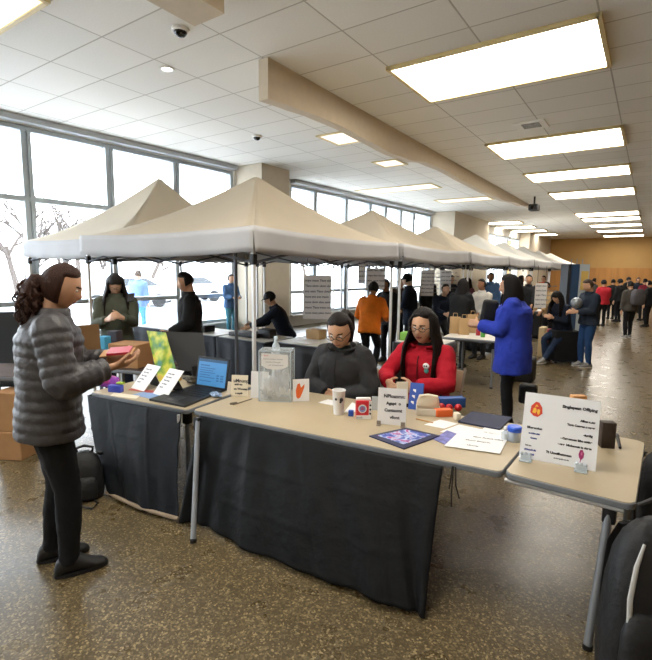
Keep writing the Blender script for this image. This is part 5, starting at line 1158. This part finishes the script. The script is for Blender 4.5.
# suitcase
sp_ = V((-1.301, 10.138, 0.350)); r = empty('suitcase', (sp_.x, sp_.y, 0), 0.6012); tag(r, 'upright black suitcase under the seated person in navy', 'suitcase')
MB().rbox((0, 0, .34), (.50, .34, .60), .03, 3).build('case_body', cloth('suitcase_black', '#17181b'), r)
MB().tube([(-.1, 0, .64), (-.1, 0, .665), (.1, 0, .665), (.1, 0, .64)], .012, 8).build('handle', BLK, r)
for x in (-.2, .2):
    for y in (-.12, .12): MB().tube([(x - .015, y, .025), (x + .015, y, .025)], .025, 12).build('wheel', BLK, r)
for p, sz, m_, lb in (((-1.781, 10.647, 0.238), (.12, .28, .62), mat('cream_case', '#c9b48e', .6), 'cream upright board case left of the stretched leg'), ((-1.693, 10.947, 0.209), (.12, .24, .55), mat('crimson_case', '#9a3040', .6), 'crimson upright folder box left of the suitcase'), ((-1.654, 7.964, 0.505), (.3, .22, .34), mat('white_bag', '#d8d3c8', .7), 'white carrier bag hanging behind the woman in royal blue')):
    o = MB().rbox((0, 0, sz[2] / 2), sz, .015, 2).build('upright_case' if 'bag' not in lb else 'carrier_bag', m_, loc=(p[0], p[1], 0 if 'bag' not in lb else .42)); tag(o, lb, 'case' if 'bag' not in lb else 'bag')
o = MB().rbox((0, 0, .2), (.36, .3, .4), .05, 3).build('rucksack', BLK, loc=(*(-1.590, 7.963, 0.217)[:2], 0)); tag(o, 'dark rucksack on the floor below the white carrier bag', 'bag')
# kiosk of banners behind the suitcase
kp = V((-1.685, 14.379, 1.021)); r = empty('banner_kiosk', (kp.x, kp.y, 0), 0.6012); tag(r, 'tall kiosk of dark blue and white panels with a yellow notice', 'kiosk')
for x, w_, m_, nme in ((-.28, .08, mat('kiosk_black', '#1d222b', .5), 'side_panel'), (-.12, .20, mat('kiosk_blue', '#2a4668', .5), 'blue_panel'), (.12, .26, mat('kiosk_pale', '#a9b7c4', .5), 'pale_panel')): MB().bb(x - w_ / 2, x + w_ / 2, -.2, .2, 0, 1.98).build(nme, m_, r, smooth=0)
MB().bb(.03, .22, -.215, -.2, 1.3, 1.8).build('notice', mat('notice_yellow', '#d2b465', .6), r, smooth=0)
s = MB()
for x in (-.15, .0, .15): s.cyl((x, 0, 1.98), (x, 0, 2.12), .012, 8)
s.build('post', LEGM, r)
# far left: office chair, boxes
r = empty('office_chair', (*(-5.863, 2.295, 0.700)[:2], 0), -2.2186); tag(r, 'black office chair at the far left by the window', 'chair'); BL2 = mat('chair_black', '#2a2f36', .6)
MB().rbox((0, 0, .48), (.50, .48, .08), .03, 3).build('seat', BL2, r)
b = MB(); rr = [b.ring((0, -.24 - .04 * z, .62 + .60 * z), (1, 0, 0), (0, 1, 0), .24 * k, .035, 16, 4) for z, k in ((0, .8), (.2, 1), (.7, 1.0), (.95, .9), (1, .7))]; b.loft(rr); b.build('backrest', BL2, r, smooth=50)
MB().cyl((0, 0, .08), (0, 0, .45), .03).build('post', BLK, r); MB().tube([(0, -.22, .46), (0, -.30, .6), (0, -.27, .8)], .02, 8).build('back_support', BLK, r)
for i in range(5):
    a = i * 2 * math.pi / 5; l = MB().tube([(0, 0, .10), (.28 * math.cos(a), .28 * math.sin(a), .07)], [.025, .018], 8).build('leg', BLK, r)
    MB().tube([(.28 * math.cos(a) - .015, .28 * math.sin(a), .03), (.28 * math.cos(a) + .015, .28 * math.sin(a), .03)], .03, 12).build('caster', BLK, l)
CB = mat('cardboard', '#a97f55', .8, var=.08)
ct = V((-4.883, 1.786, 0.969)); r = table((ct.x - .35, ct.y - .25), R(35), .85, .6, 'low brown table with boxes at the far left edge', mat('brown_top', '#8a5f3e', .5), .74)
for p, sz, lb in (((-4.738, 1.840, 0.672), (.24, .22, .36), 'tan cardboard box at the left photo edge behind the woman'), ((-4.723, 1.850, 0.672), (.25, .25, .26), 'pale cardboard box low at the left photo edge')):
    o = MB().rbox((0, 0, sz[2] / 2), sz, .006, 1).build('cardboard_box', CB, loc=(p[0], p[1], 0 if 'low' in lb else .262), rotz=.5); tag(o, lb, 'box', 'cardboard boxes at the left edge')
    if 'low' not in lb: pass
# table and goods between the woman and the phone user
t2 = table(((-4.630, 2.502, 0.919)[0], (-4.630, 2.502, 0.919)[1]), R(20), .8, .5, 'small table with boxes behind the woman in the quilted jacket', mat('brown_top', '#8a5f3e', .5), .74)
tb = lambda x, y: tabp(t2, x, y, .741)
for q, sz, m_, lb, nm_ in ((tb(.35, .2), (.34, .26, .24), CB, 'tan cardboard box on the small table beside the phone user', 'cardboard_box'), (tb(.62, .36), (.12, .12, .16), mat('red_tub', '#c2553a', .5), 'orange red carton behind the tan cardboard box', 'carton'), (tb(.07, .15), (.10, .10, .30), mat('sky_blue', '#4aa5d0', .5), 'sky blue carton beside the face of the woman in the quilted jacket', 'carton'), (tb(.07, .32), (.12, .10, .34), mat('dark_carton', '#3d3a44', .5), 'dark carton behind the sky blue carton', 'carton')):
    o = MB().rbox((0, 0, sz[2] / 2), sz, .006, 1).build(nm_, m_, loc=q, rotz=R(20)); tag(o, lb, 'box')
# ------------------------------------------------------------------ camera, sky
cam = bpy.data.cameras.new('camera'); co = bpy.data.objects.new('camera', cam); COL.objects.link(co)
cam.sensor_fit = 'HORIZONTAL'; cam.sensor_width = 36; cam.lens = 470 / 652 * 36; cam.clip_end = 500
CM = ((0.824, -0.082, 0.561, 0.000), (0.567, 0.098, -0.818, 0.000), (0.012, 0.992, 0.127, 1.750))
co.matrix_world = Matrix((CM[0], CM[1], CM[2], (0, 0, 0, 1)))
S.camera = co
w = bpy.data.worlds.new('sky'); S.world = w; w.use_nodes = True
bg = w.node_tree.nodes['Background']; bg.inputs[0].default_value = (.84, .92, 1.0, 1); bg.inputs[1].default_value = SKY_E
S.view_settings.view_transform = 'Standard'; S.view_settings.look = 'None'; S.view_settings.gamma = 1; S.view_settings.use_curve_mapping = False
S.view_settings.exposure = EXPO
S.cycles.max_bounces = 8; S.cycles.diffuse_bounces = 5; S.cycles.transparent_max_bounces = 16; S.cycles.use_denoising = True
